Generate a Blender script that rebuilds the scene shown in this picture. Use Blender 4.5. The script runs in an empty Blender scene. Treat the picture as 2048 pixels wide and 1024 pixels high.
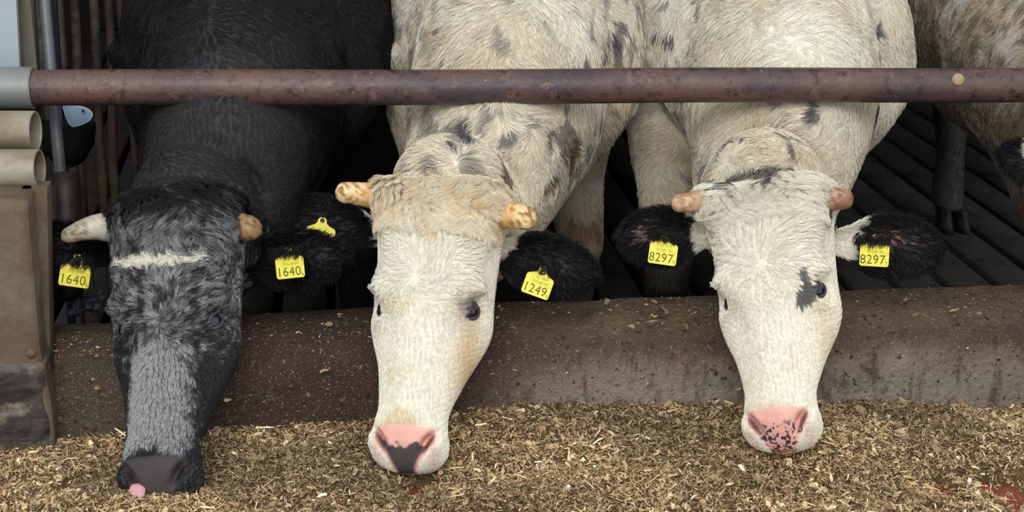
import bpy, bmesh, math
import numpy as np
from math import sin, cos, tan, pi, radians, sqrt
from mathutils import Vector, Matrix

SC = bpy.context.scene
COL = SC.collection
rng = np.random.default_rng(7)

# ------------------------------------------------------------------ camera, world, exposure
FPX = 3000.0
PSI, PHI, ROLL = radians(7.577), radians(19.031), radians(1.0)
CAM = np.array([0.0, 0.0, 1.63])
FW = np.array([sin(PSI) * cos(PHI), cos(PSI) * cos(PHI), -sin(PHI)])
_r0 = np.array([cos(PSI), -sin(PSI), 0.0]); _u0 = np.cross(_r0, FW)
RT = _r0 * cos(ROLL) + _u0 * sin(ROLL); UP = np.cross(RT, FW)
cd = bpy.data.cameras.new('camera'); cam = bpy.data.objects.new('camera', cd); COL.objects.link(cam)
cd.sensor_width = 36.0; cd.lens = 36.0 * FPX / 2048.0; cd.clip_start = 0.05
cam.matrix_world = Matrix(((RT[0], UP[0], -FW[0], CAM[0]), (RT[1], UP[1], -FW[1], CAM[1]), (RT[2], UP[2], -FW[2], CAM[2]), (0, 0, 0, 1)))
SC.camera = cam
world = bpy.data.worlds.new('overcast_sky'); SC.world = world; world.use_nodes = True
wb = world.node_tree.nodes['Background']; wb.inputs[0].default_value = (0.93, 0.97, 1.0, 1); wb.inputs[1].default_value = 1.0
def area_light(name, loc, target, sx, sy, power, colour):
    l = bpy.data.lights.new(name, 'AREA'); l.shape = 'RECTANGLE'; l.size = sx; l.size_y = sy; l.energy = power; l.color = colour
    o = bpy.data.objects.new(name, l); COL.objects.link(o); o.location = loc
    o.rotation_euler = (Vector(target) - Vector(loc)).to_track_quat('-Z', 'Y').to_euler(); return o
area_light('daylight_fill', (-0.6, -1.6, 4.2), (0.5, 2.9, 0.6), 3.2, 2.2, 190, (1.0, 0.975, 0.93))  # area lamp added high behind the camera, stands in for daylight from the open side
SC.view_settings.view_transform = 'Standard'; SC.view_settings.look = 'None'
SC.view_settings.gamma = 1.0; SC.view_settings.use_curve_mapping = False
SC.view_settings.exposure = 0.0

# ------------------------------------------------------------------ geometry from measured directions
def W(px, py, zc): return CAM + zc * (FW + RT * (px - 1024) / FPX - UP * (py - 512) / FPX)
def Wz(px, py, z):
    d = W(px, py, 1) - CAM; return CAM + d * (z - CAM[2]) / d[2]
def Wy(px, py, y):
    d = W(px, py, 1) - CAM; return CAM + d * (y - CAM[1]) / d[1]
def nrm(v):
    v = np.asarray(v, float); return v / (np.linalg.norm(v, axis=-1, keepdims=True) + 1e-12)
def sstep(a, b, x):
    t = np.clip((x - a) / (b - a), 0, 1); return t * t * (3 - 2 * t)
_tab = rng.random((32, 32, 32))
def vn(p, scale, seed=0.0):
    q = np.asarray(p) * scale + seed * 7.31
    i = np.floor(q).astype(int); f = q - i; f = f * f * (3 - 2 * f); r = 0
    for dx in (0, 1):
        for dy in (0, 1):
            for dz in (0, 1):
                w = (f[..., 0] if dx else 1 - f[..., 0]) * (f[..., 1] if dy else 1 - f[..., 1]) * (f[..., 2] if dz else 1 - f[..., 2])
                r = r + w * _tab[(i[..., 0] + dx) & 31, (i[..., 1] + dy) & 31, (i[..., 2] + dz) & 31]
    return r
def fbm(p, s, seed=0.0):
    return (vn(p, s, seed) + .5 * vn(p, s * 2.1, seed + 3) + .25 * vn(p, s * 4.3, seed + 5)) / 1.75
def srgb(r, g, b):
    f = lambda c: c / 12.92 if c <= .04045 else ((c + .055) / 1.055) ** 2.4
    return np.array([f(r / 255), f(g / 255), f(b / 255)])

# ------------------------------------------------------------------ materials
def mat(name, rgb=(.5, .5, .5), rough=.7, metal=0.0, attr=None, noise=None, bump=None, spec=None, coat=0.0, extra=None):
    """noise: list of (scale, detail, lo, hi, rgb, (sx,sy,sz)) layers mixed over the base colour; bump: (scale, strength, distance)"""
    m = bpy.data.materials.new(name); m.use_nodes = True; nt = m.node_tree; b = nt.nodes['Principled BSDF']
    b.inputs['Roughness'].default_value = rough; b.inputs['Metallic'].default_value = metal
    if spec is not None: b.inputs['Specular IOR Level'].default_value = spec
    if coat: b.inputs['Coat Weight'].default_value = coat; b.inputs['Coat Roughness'].default_value = .15
    tc = nt.nodes.new('ShaderNodeTexCoord')
    if attr:
        a = nt.nodes.new('ShaderNodeAttribute'); a.attribute_name = attr; cur = a.outputs['Color']
    else:
        c = nt.nodes.new('ShaderNodeRGB'); c.outputs[0].default_value = (*rgb, 1); cur = c.outputs[0]
    for (s, d, lo, hi, col, sc) in (noise or []):
        mp = nt.nodes.new('ShaderNodeMapping'); mp.inputs['Scale'].default_value = sc; nt.links.new(tc.outputs['Object'], mp.inputs[0])
        n = nt.nodes.new('ShaderNodeTexNoise'); n.inputs['Scale'].default_value = s; n.inputs['Detail'].default_value = d
        n.inputs['Roughness'].default_value = .65
        nt.links.new(mp.outputs[0], n.inputs['Vector'])
        r = nt.nodes.new('ShaderNodeMapRange'); r.inputs[1].default_value = lo; r.inputs[2].default_value = hi; nt.links.new(n.outputs[0], r.inputs[0])
        x = nt.nodes.new('ShaderNodeMix'); x.data_type = 'RGBA'; nt.links.new(r.outputs[0], x.inputs[0]); nt.links.new(cur, x.inputs[6])
        x.inputs[7].default_value = (*col, 1); cur = x.outputs[2]
    nt.links.new(cur, b.inputs['Base Color'])
    if bump:
        n = nt.nodes.new('ShaderNodeTexNoise'); n.inputs['Scale'].default_value = bump[0]; n.inputs['Detail'].default_value = 10; n.inputs['Roughness'].default_value = .62
        nt.links.new(tc.outputs['Object'], n.inputs['Vector'])
        bp = nt.nodes.new('ShaderNodeBump'); bp.inputs['Strength'].default_value = bump[1]; bp.inputs['Distance'].default_value = bump[2]
        nt.links.new(n.outputs[0], bp.inputs['Height']); nt.links.new(bp.outputs[0], b.inputs['Normal'])
    return m
ONE = (1, 1, 1)
M_HIDE = mat('hide', rough=.75, attr='col', bump=(220, .35, .002))
M_FUR = mat('fur', rough=.55, attr='col', spec=.35)
M_FURD = mat('dark_fur', rough=.6, attr='col', spec=.18)
M_EYE = mat('eye_ball', rgb=(.006, .006, .014), rough=.08, coat=.6)
M_LID = mat('eyelid', rgb=(.045, .038, .045), rough=.4, bump=(200, .3, .001))
M_LIDP = mat('pale_eyelid', rgb=(.28, .2, .19), rough=.5, bump=(200, .3, .001))
M_TAG = mat('tag_yellow', rgb=srgb(232, 224, 70), rough=.4, noise=[(60, 3, .5, .8, srgb(205, 192, 60), ONE)])
M_INK = mat('tag_ink', rgb=srgb(92, 88, 10), rough=.6)
M_INK2 = mat('tag_ink_faded', rgb=srgb(150, 145, 40), rough=.6)
M_HOOF = mat('hoof_horn', rgb=(.025, .022, .02), rough=.6, noise=[(40, 4, .45, .7, (.09, .07, .05), ONE)], bump=(60, .5, .004))
M_STONE = mat('curb_concrete', attr='col', rough=.6,
    noise=[(9, 5, .54, .74, srgb(62, 46, 34), (4, 4, .6)), (16, 7, .54, .70, srgb(78, 62, 50), ONE),
           (60, 8, .60, .70, srgb(122, 110, 96), ONE), (240, 4, .60, .66, srgb(158, 146, 130), ONE), (80, 4, .60, .66, srgb(44, 32, 24), ONE), (130, 3, .68, .71, srgb(190, 178, 152), ONE)], bump=(90, 1.0, .010))
M_PIPE = mat('rusty_painted_pipe', rgb=srgb(84, 66, 66), rough=.42, spec=.5,
    noise=[(4, 6, .40, .60, srgb(98, 74, 64), (.5, 2, 2)), (14, 8, .45, .62, srgb(102, 76, 66), (.7, 1, 1.6)), (3, 4, .48, .66, srgb(66, 54, 62), (1, 3, 3)), (45, 7, .53, .64, srgb(56, 40, 38), ONE), (30, 6, .58, .66, srgb(108, 84, 76), ONE), (110, 3, .70, .73, srgb(190, 180, 170), ONE)], bump=(70, .7, .003))
M_GALV = mat('weathered_galvanised_steel', rgb=srgb(130, 136, 136), rough=.5, metal=.25,
    noise=[(7, 6, .42, .65, srgb(122, 124, 118), ONE), (16, 5, .55, .75, srgb(150, 132, 105), (1, 2, 2)), (4, 4, .6, .8, srgb(178, 180, 178), ONE)], bump=(70, .25, .002))
M_GALVR = mat('rust_tinged_steel', rgb=srgb(158, 152, 136), rough=.55, metal=.15,
    noise=[(6, 6, .42, .62, srgb(128, 114, 92), (1, 2, 2)), (18, 6, .58, .74, srgb(140, 104, 76), ONE), (5, 4, .58, .8, srgb(196, 196, 184), ONE)], bump=(70, .25, .002))
M_POST = mat('stained_post_steel', rgb=srgb(104, 92, 76), rough=.7,
    noise=[(5, 6, .40, .62, srgb(98, 78, 60), (1, 1, .8)), (8, 7, .5, .7, srgb(120, 112, 98), ONE), (60, 6, .56, .76, srgb(112, 88, 68), ONE), (14, 7, .58, .7, srgb(84, 74, 64), ONE)], bump=(60, .6, .004))
M_DARKM = mat('dark_metal', rgb=srgb(48, 45, 44), rough=.55, metal=.3, noise=[(12, 5, .5, .75, srgb(78, 66, 56), ONE)], bump=(40, .4, .003))
M_RUSTBAR = mat('rusty_bar', rgb=srgb(82, 66, 48), rough=.8, noise=[(7, 6, .42, .60, srgb(48, 40, 33), (2, 2, .6)), (10, 5, .52, .70, srgb(96, 92, 82), ONE)], bump=(50, .6, .004))
M_SLAT = mat('wet_dark_slat', rgb=srgb(88, 86, 86), rough=.75, spec=.3, noise=[(6, 6, .45, .7, srgb(58, 56, 54), ONE), (45, 6, .5, .7, srgb(104, 100, 96), ONE)], bump=(35, .8, .006))
M_DARK = mat('dark_barn_board', rgb=(.02, .018, .017), rough=.9, noise=[(3, 5, .4, .7, (.035, .03, .027), (1, 1, .2))])
M_PIT = mat('slurry', rgb=(.008, .008, .008), rough=.9)
M_FLOORR = mat('red_painted_floor', rgb=srgb(136, 62, 48), rough=.55, noise=[(20, 6, .5, .72, srgb(112, 74, 56), ONE), (8, 4, .55, .75, srgb(150, 70, 54), ONE)], bump=(60, .5, .003))
M_FEEDB = mat('feed_bed', rgb=srgb(112, 88, 56), rough=.9, noise=[(60, 6, .42, .66, srgb(74, 56, 36), ONE), (130, 4, .55, .7, srgb(160, 132, 84), ONE)], bump=(120, 1, .01))
M_CHIP = mat('feed_chips', rough=.7, attr='col', spec=.3)
M_BOWL = mat('bowl_black', rgb=(.006, .006, .006), rough=.6, spec=.2)
M_BLUE = mat('sky_reflection_blue', rgb=srgb(150, 176, 204), rough=.3, noise=[(12, 3, .5, .8, srgb(130, 155, 190), ONE)])  # sky reflected in the bowl water, painted as a pale blue base colour
M_PANEL = mat('pale_panel', rgb=srgb(158, 172, 178), rough=.55, noise=[(6, 5, .5, .75, srgb(172, 176, 168), ONE)])
M_WETP = mat('wet_black_lump', rgb=srgb(44, 50, 58), rough=.18, noise=[(30, 5, .5, .7, srgb(96, 106, 116), ONE)], bump=(60, 1, .01))
M_CHAN = mat('brown_grey_channel', rgb=srgb(112, 106, 92), rough=.6, noise=[(5, 6, .42, .62, srgb(88, 78, 62), (3, 3, .5)), (12, 5, .55, .7, srgb(132, 134, 130), (2, 2, .5))], bump=(60, .3, .003))
M_STRAP = mat('navy_strap', rgb=srgb(20, 24, 44), rough=.7, bump=(100, .3, .002))

# ------------------------------------------------------------------ object helpers
def tagp(o, label=None, cat=None, group=None, kind=None):
    if label: o['label'] = label
    if cat: o['category'] = cat
    if group: o['group'] = group
    if kind: o['kind'] = kind
    return o
def link(name, me, m=None, parent=None):
    me.name = name
    o = bpy.data.objects.new(name, me); COL.objects.link(o)
    if m is not None: me.materials.clear(); me.materials.append(m)
    if parent is not None: o.parent = parent; o.matrix_parent_inverse = parent.matrix_world.inverted()
    return o
def empty(name, loc):
    o = bpy.data.objects.new(name, None); COL.objects.link(o); o.location = loc; o.empty_display_size = .1
    o.matrix_world = Matrix.Translation(Vector(loc)); return o
def raw(name, v, f, m=None, parent=None, smooth=True, col=None):
    me = bpy.data.meshes.new(name)
    me.from_pydata([tuple(x) for x in v], [], [tuple(int(i) for i in x) for x in f]); me.validate()
    me.shade_smooth() if smooth else None
    if col is not None:
        a = me.color_attributes.new('col', 'FLOAT_COLOR', 'POINT'); a.data.foreach_set('color', np.c_[col, np.ones(len(col))].astype(np.float32).ravel())
    return link(name, me, m, parent)
def loft_vf(rings, closed_ends=True):
    """rings: (n, k, 3) closed loops"""
    R = np.asarray(rings); n, k, _ = R.shape; v = R.reshape(-1, 3).tolist(); f = []
    for i in range(n - 1):
        for j in range(k):
            a, b = i * k + j, i * k + (j + 1) % k; f.append((a, b, b + k, a + k))
    if closed_ends:
        v.append(R[0].mean(0).tolist()); c = len(v) - 1
        f += [(c, (j + 1) % k, j) for j in range(k)]
        v.append(R[-1].mean(0).tolist()); c = len(v) - 1; o = (n - 1) * k
        f += [(c, o + j, o + (j + 1) % k) for j in range(k)]
    return v, f
def tube_vf(pts, radii, k=16, lat=None, closed=True):
    """pts (n,3); radii (n,) or (n,2) = lateral, vertical; lat = hint of the lateral axis"""
    P = np.asarray(pts, float); n = len(P); r = np.asarray(radii, float)
    if r.ndim == 1: r = np.c_[r, r]
    T = np.gradient(P, axis=0); T = nrm(T); rings = []
    h = np.asarray(lat if lat is not None else (1, 0, 0), float)
    H = h if h.ndim == 2 else np.tile(h, (n, 1))
    th = np.linspace(0, 2 * pi, k, endpoint=False)
    for i in range(n):
        a = H[i]
        if abs(np.dot(nrm(a), T[i])) > .97: a = np.array([0, 0, 1.0]) if abs(T[i][2]) < .9 else np.array([0, 1.0, 0])
        b = nrm(np.cross(T[i], a)); a = nrm(np.cross(b, T[i]))
        rings.append(P[i] + np.outer(np.cos(th), a) * r[i, 0] + np.outer(np.sin(th), b) * r[i, 1])
    return loft_vf(rings, closed)
def spline(pts, m):
    P = np.asarray(pts, float); n = len(P); out = []
    Q = np.vstack([2 * P[0] - P[1], P, 2 * P[-1] - P[-2]])
    for s in np.linspace(0, n - 1, m):
        i = min(int(s), n - 2); t = s - i; a, b, c, d = Q[i:i + 4]
        out.append(.5 * (2 * b + (c - a) * t + (2 * a - 5 * b + 4 * c - d) * t * t + (3 * b - a - 3 * c + d) * t ** 3))
    return np.array(out)
def boxm(name, x0, x1, y0, y1, z0, z1, m, parent=None, bev=.004, seg=2):
    bm = bmesh.new(); bmesh.ops.create_cube(bm, size=1)
    for v in bm.verts: v.co = Vector(((x0 + x1) / 2 + v.co.x * (x1 - x0), (y0 + y1) / 2 + v.co.y * (y1 - y0), (z0 + z1) / 2 + v.co.z * (z1 - z0)))
    if bev: bmesh.ops.bevel(bm, geom=bm.edges[:], offset=bev, segments=seg, affect='EDGES')
    me = bpy.data.meshes.new(name); bm.to_mesh(me); bm.free(); return link(name, me, m, parent)
def pipe_open(name, p0, p1, r, thick, m, parent=None, k=40, n=2):
    """hollow pipe with an open end at p1"""
    p0, p1 = np.array(p0), np.array(p1); a = nrm(p1 - p0); rings = []
    s = nrm(np.cross(a, [0, 0, 1])); t = np.cross(s, a); th = np.linspace(0, 2 * pi, k, endpoint=False)
    L = np.linalg.norm(p1 - p0)
    for d, rr in [(0, r)] + [(L * q, r) for q in np.linspace(.1, .97, 12)] + [(L - .002, r), (L, r - .0015), (L, r - thick), (L - .004, r - thick), (L * .5, r - thick), (0, r - thick)]:
        rings.append(p0 + a * d + np.outer(np.cos(th), s) * rr + np.outer(np.sin(th), t) * rr)
    v, f = loft_vf(rings, False); return raw(name, v, f, m, parent)

# ------------------------------------------------------------------ the setting
# barn shell over and behind the cattle
t = boxm('wall_back', -4, 7, 9.0, 9.2, -.3, 3.4, M_DARK, bev=0); tagp(t, 'dark barn wall far behind the cattle', kind='structure')
t = boxm('wall_left', -2.3, -2.1, 3.0, 9.0, -.3, 3.4, M_DARK, bev=0); tagp(t, 'dark side wall left of the pen', kind='structure')
t = boxm('wall_right', 6.2, 6.4, 3.0, 9.0, -.3, 3.4, M_DARK, bev=0); tagp(t, 'dark side wall right of the pen', kind='structure')
t = boxm('ceiling', -4, 7, 3.7, 9.2, 2.5, 2.6, M_DARK, bev=0); tagp(t, 'low dark barn roof over the pen', kind='structure')
# slatted floor
pit = boxm('floor', -2.1, 6.2, 2.9, 9.0, -.6, -.25, M_PIT, bev=0); tagp(pit, 'dark slatted concrete pen floor over the slurry pit', kind='structure')
slat_me = None
x = -1.2; i = 0
while x < 5.6:
    y0, y1 = 2.94, 8.9
    bm = bmesh.new(); w = .133; top = 0; h = .12
    prof = [(-w / 2 + .02, -h), (-w / 2, -.006), (-w / 2 + .004, 0), (w / 2 - .004, 0), (w / 2, -.006), (w / 2 - .02, -h)]
    if slat_me is None:
        vs = []; ys = np.linspace(0, y1 - y0, 46)
        for yy in ys:
            j = np.array([sin(yy * 9) * .001 + sin(yy * 31) * .0015, 0, sin(yy * 13) * .001]); vs.append([(a + j[0], yy, b + j[2]) for a, b in prof])
        v, f = loft_vf(vs); slat_me = raw('slat', v, f, M_SLAT, pit); o = slat_me
    else:
        o = slat_me.copy(); COL.objects.link(o)
    bm.free()
    o.location = (x, y0, 0); x += .163 + .003 * sin(i * 5.1); i += 1
# curb between pen and feed alley
cl = Wz(300, 622, .52); cr = Wz(2030, 565, .52)
def curb_back(xx): return cl[1] + (cr[1] - cl[1]) * (xx - cl[0]) / (cr[0] - cl[0])
xs = np.arange(-2.1, 4.2, .02); rings = []
for xx in xs:
    yb = curb_back(xx); yf = 2.735
    dip = -.02 * float(sstep(.3, -.5, xx))
    prof = [(yb + .02, -.02), (yb + .005, .47), (yb - .004, .512), (yb - .02, .522), (yb - .08, .520), (yb - .13, .512), (yf + .03, .498), (yf + .008, .484), (yf - .004, .462), (yf - .010, .44),
            (yf - .016, .42), (yf - .018, .40), (yf - .022, .38), (yf - .024, .35), (yf - .03, .31), (yf - .04, .25), (yf - .04, .1), (yf + .1, -.02)]
    P = np.array([[xx, a, b] for a, b in prof])
    d = (fbm(P, 9, 1) - .5) * .024 + (fbm(P, 40, 2) - .5) * .008
    P[1:-2, 2] += d[1:-2] * .8; P[1:-2, 1] -= d[1:-2] * .7; P[2:9, 2] += dip
    rings.append(P[::-1])
v, f = loft_vf(rings); v = np.array(v)
fr = sstep(2.79, 2.75, v[:, 1]); zz = v[:, 2]; n1 = fbm(v, 5, 21); n2 = fbm(v * [1, 1, 2.5], 11, 22)
kc = np.tile(srgb(110, 90, 72), (len(v), 1))                                             # worn top
kc = kc * (1 - .25 * sstep(.4, .7, n2)[:, None])
face = srgb(106, 84, 70) * np.ones((len(v), 1)); grit = sstep(.47, .38, zz + (n1 - .5) * .10)[:, None]; face = face * (1 - grit) + srgb(146, 133, 120) * grit
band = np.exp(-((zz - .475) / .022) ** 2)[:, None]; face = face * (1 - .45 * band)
kc = kc * (1 - fr[:, None]) + face * fr[:, None]
kc = kc * (1 + .35 * (sstep(.56, .66, vn(v * [70, 1, 6], 1, 3)) * sstep(.40, .46, zz) * sstep(.49, .47, zz) * fr)[:, None])
head_shade = (sstep(.50, .22, v[:, 0] + (n1 - .5) * .25) * sstep(-.62, -.3, v[:, 0] + (n2 - .5) * .2))[:, None]; kc = kc * (1 - head_shade) + srgb(64, 44, 34) * (.8 + .5 * n2[:, None]) * head_shade  # shade under the heads, painted dark into the kerb colour
dirt = sstep(-.30, -.50, v[:, 0] + (n1 - .5) * .2)[:, None]; kc = kc * (1 - dirt) + srgb(84, 70, 54) * (.7 + .6 * n2[:, None]) * dirt
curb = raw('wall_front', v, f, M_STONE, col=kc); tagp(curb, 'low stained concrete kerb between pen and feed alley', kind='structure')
# feed alley floor
alley = boxm('floor_alley', -2.5, 4, -3, 2.74, .25, .315, M_FLOORR, bev=0); alley.name = 'floor'; tagp(alley, 'red painted feed alley floor under the silage', kind='structure')

# chopped feed: bed plus chips
REDP = [(1888, 970, .026), (1985, 964, .030), (2036, 974, .040), (838, 966, .026), (812, 974, .018), (1930, 1012, .012), (2020, 1010, .02)]
REDW = [(Wz(a, b, .34), r) for a, b, r in REDP]
def feed_h(x, y):
    P = np.stack([x, y, np.zeros_like(x)], -1)
    h = .352 + (fbm(P, 5, 4) - .5) * .05 + (fbm(P, 22, 6) - .5) * .02
    edge = sstep(2.5, 2.72, y)                       # contact with the kerb
    tgt = .335 + .03 * np.exp(-((x - .45) / .35) ** 2) + .012 * np.exp(-((x - 1.0) / .3) ** 2) - .02 * sstep(1.1, 1.4, x) + .018 * sstep(1.3, 1.6, x) + .0 * x
    h = h * (1 - edge) + (tgt + (fbm(P, 14, 8) - .5) * .03) * edge
    for c, r in REDW:
        d2 = ((x - c[0]) ** 2 + ((y - c[1]) * .8) ** 2) / (r * r)
        h = h - .055 * np.exp(-d2 * (1 + 1.5 * (vn(P, 60, 3) - .5)))
    return h
gx = np.arange(-1.6, 2.6, .008); gy = np.arange(1.75, 2.76, .008)
X, Y = np.meshgrid(gx, gy, indexing='ij'); Z = feed_h(X, Y)
nx, ny = X.shape; idx = np.arange(nx * ny).reshape(nx, ny)
F = np.stack([idx[:-1, :-1], idx[1:, :-1], idx[1:, 1:], idx[:-1, 1:]], -1).reshape(-1, 4)
feed = raw('silage', np.stack([X, Y, Z], -1).reshape(-1, 3), F, M_FEEDB); tagp(feed, 'bed of chopped golden brown maize silage heaped along the kerb', 'feed', kind='stuff')
PAL = np.array([srgb(188, 160, 112), srgb(162, 134, 92), srgb(134, 108, 72), srgb(108, 84, 56), srgb(206, 184, 138), srgb(78, 60, 40), srgb(150, 130, 84), srgb(226, 214, 182), srgb(166, 128, 88)])
PW = np.array([.2, .22, .17, .12, .09, .06, .08, .015, .045]); PW /= PW.sum()
def chips(name, px, py, pz, tilt, lo, hi, seed, parent=None, big=0.0, nrmup=None, bright=1.0):
    g = np.random.default_rng(seed); n = len(px)
    L = lo + (hi - lo) * g.random(n) ** 2.2; w = np.minimum(L * .5, .0010 + .0030 * g.random(n) ** 1.8)
    fl = g.random(n) < big; w = np.where(fl, .005 + .006 * g.random(n), w); L = np.where(fl, .008 + .014 * g.random(n), L)
    a = g.random(n) * 2 * pi; ti = (g.random(n) - .35) * tilt; ro = (g.random(n) - .5) * 2.2
    d = np.stack([np.cos(a) * np.cos(ti), np.sin(a) * np.cos(ti), np.sin(ti)], -1)
    s0 = np.stack([-np.sin(a), np.cos(a), 0 * a], -1); n0 = np.cross(d, s0)
    s = s0 * np.cos(ro)[:, None] + n0 * np.sin(ro)[:, None]; up = np.cross(d, s); up *= np.sign(up[:, 2:3] + 1e-9)
    c = np.stack([px, py, pz], -1); Lh = (L / 2)[:, None]; wh = (w / 2)[:, None]; bend = (L * (g.random(n) - .3) * .25)[:, None]
    ta = (.3 + .7 * g.random(n))[:, None]; tb = (.1 + .9 * g.random(n))[:, None]
    V = np.stack([c - d * Lh - s * wh * ta, c - d * Lh + s * wh * ta, c - s * wh + up * bend + up * wh * .4, c + s * wh + up * bend, c + d * Lh - s * wh * tb, c + d * Lh + s * wh * tb], 1).reshape(-1, 3)
    b = np.arange(n)[:, None] * 6
    Fq = np.concatenate([b + np.array([[0, 1, 3, 2]]), b + np.array([[2, 3, 5, 4]])], 0)
    k = g.choice(len(PAL), n, p=PW); colr = PAL[k] * (.75 + .5 * g.random((n, 1))) * bright
    zone = fbm(c, 4.5, 12)[:, None]; colr = (colr * .85 + colr.mean(1, keepdims=True) * .15) * 1.22 * (.78 + .5 * sstep(.35, .65, zone)) 
    me = bpy.data.meshes.new(name); me.vertices.add(len(V)); me.vertices.foreach_set('co', V.astype(np.float32).ravel())
    me.loops.add(Fq.size); me.loops.foreach_set('vertex_index', Fq.astype(np.int32).ravel())
    me.polygons.add(len(Fq)); me.polygons.foreach_set('loop_start', np.arange(0, Fq.size, 4, dtype=np.int32)); me.update(calc_edges=True)
    at = me.color_attributes.new('col', 'FLOAT_COLOR', 'POINT'); at.data.foreach_set('color', np.c_[np.repeat(colr, 6, 0), np.ones(n * 6)].astype(np.float32).ravel())
    return link(name, me, M_CHIP, parent)
N = 330000
px = -1.45 + 3.85 * rng.random(N); py = 1.95 + .80 * rng.random(N); hz = feed_h(px, py)
keep = (hz > .318) | (rng.random(N) < .12)
px, py, hz = px[keep], py[keep], np.maximum(hz[keep], .318)
o = chips('chopped_stalk', px, py, hz + .001 + .008 * rng.random(len(px)), 1.4, .003, .017, 3, feed, .022); o['kind'] = 'stuff'
N = 900
px = -1.0 + 2.8 * rng.random(N); py = 2.1 + .62 * rng.random(N)
o = chips('long_stalk', px, py, feed_h(px, py) + .010, .7, .02, .045, 4, feed, 0, bright=1.25); o['kind'] = 'stuff'
# crumbs lying on the kerb and clinging to its front
N = 7000
px = -.62 + 2.4 * rng.random(N); 
near = np.abs(px - .72) < .12
u = rng.random(N); yb = np.array([curb_back(q) for q in px])
py = np.where(u < .6, yb - .02 - .17 * rng.random(N), 2.716); pz = np.where(u < .6, .523, .34 + .15 * rng.random(N) ** np.where(px < -.25, 1, 2.2))
dens = np.where(px < -.28, 1.0, np.where(near, .9, .30)) * np.where(u < .6, 1, .7); kp = rng.random(N) < dens
o = chips('feed_crumbs', px[kp], py[kp], pz[kp] - np.where(px[kp] < .3, .02 * sstep(.3, -.5, px[kp]), 0), .8, .002, .009, 5, None, .03); tagp(o, 'pale feed crumbs scattered on the concrete kerb', 'feed', kind='stuff')
exec_after = []

# ------------------------------------------------------------------ neck rail and the left-hand post
a = W(66, 176.5, 2.995); b = W(2048, 169, 3.155); dr = nrm(b - a); b2 = a + dr * 3.2
n = 160; pts = np.array([a - dr * .05 + dr * 3.2 * i / n for i in range(n + 1)])
pts[:, 2] += .0015 * np.sin(np.arange(n + 1) * .11)
rail = empty('neck_rail', tuple(pts[0])); tagp(rail, 'long brown rusty painted steel pipe across the necks of the cattle', 'rail')
v, f = tube_vf(pts, np.full(n + 1, .0362), 40, lat=(0, 0, 1)); raw('pipe', v, f, M_PIPE, rail)
c = W(1916, 159, 3.108)
v, f = tube_vf([c + nrm(CAM - c) * .004, c + nrm(CAM - c) * .008 , c + nrm(CAM - c) * .0095], [.013, .012, .004], 14); raw('pale_dung_spot', v, f, mat('pale_dung', rgb=srgb(168, 150, 120), rough=.9, bump=(90, .8, .004)), rail)
p1 = a + dr * .002; p0 = p1 - dr * .45
sl = empty('pipe_sleeve', tuple(p0)); tagp(sl, 'wide grey galvanised sleeve holding the left end of the rail', 'pipe')
pipe_open('sleeve_tube', p0, p1, .0425, .0055, M_GALV, sl)
stb = []
for (xe, yc, hh, zc, nm, mm) in ((72, 262.5, 41, 2.86, 'upper short steel pipe with open end left under the rail', M_GALVR), (80, 338, 40, 2.80, 'lower short rusty steel pipe with open end left atop the post', M_GALVR)):
    p1 = W(xe, yc, zc); d = nrm(W(xe, yc, zc) - W(xe - 80, yc, zc + .001)); 
    o = pipe_open('pipe_stub', p1 - d * .45, p1, hh / FPX * zc, .0045, mm); tagp(o, nm, 'pipe'); stb.append(o)
    ec = mat('scaled_pipe_inside', rgb=srgb(120, 112, 98), rough=.8, bump=(60, .5, .003))
# broad post
pr = Wy(66, 460, 2.70)[0]; prb = Wy(100, 850, 2.70)[0]
post = empty('barrier_post', (pr - .1, 2.72, .3)); tagp(post, 'broad brown stained steel post standing in the feed at left', 'post')
n = 24; rings = []
for i in range(n):
    tt = i / (n - 1); z = .30 + (.832 - .30) * tt; xr = prb + (pr - prb) * (z - .36) / (.76 - .36) + .012 * sstep(.55, .42, z)
    y0 = 2.662; pf = [(-.99, y0 + .14), (-.99, y0), (xr - .006, y0), (xr, y0 + .006), (xr + .001, y0 + .06), (xr - .02, y0 + .14)]
    ring = []
    for k_ in range(len(pf)):
        A_, B_ = np.array(pf[k_]), np.array(pf[(k_ + 1) % len(pf)])
        for q in np.linspace(0, 1, 8, endpoint=False): w_ = A_ + (B_ - A_) * q; ring.append((w_[0], w_[1] + .0012 * sin(z * 40 + w_[0] * 25), z))
    rings.append(ring)
v, f = loft_vf(rings); raw('column', v, f, M_POST, post)
fl0 = Wy(66, 380, 2.74); fl1 = Wy(92, 380, 2.74); fb = Wy(92, 640, 2.80)
v, f = loft_vf([[(fl0[0] - .02, 2.74, z), (fl1[0] + dx, 2.74, z), (fl1[0] + dx, 2.79, z), (fl0[0] - .02, 2.79, z)] for z, dx in ((.31, -.032), (.55, -.016), (.832, .002))]); raw('flange', v, f, M_DARKM if 0 else M_POST, post, smooth=False)
for (qx, qy, rr) in ((63, 706, 10), (78, 735, 14)):
    c = Wy(qx, qy, 2.662); v, f = tube_vf([c + [0, .002, 0], c - [0, .004, 0], c - [0, .006, 0]], [rr * .92 / 1000, rr * .85 / 1000, rr * .3 / 1000], 14); raw('caked_lump', v, f, M_POST, post)
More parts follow.
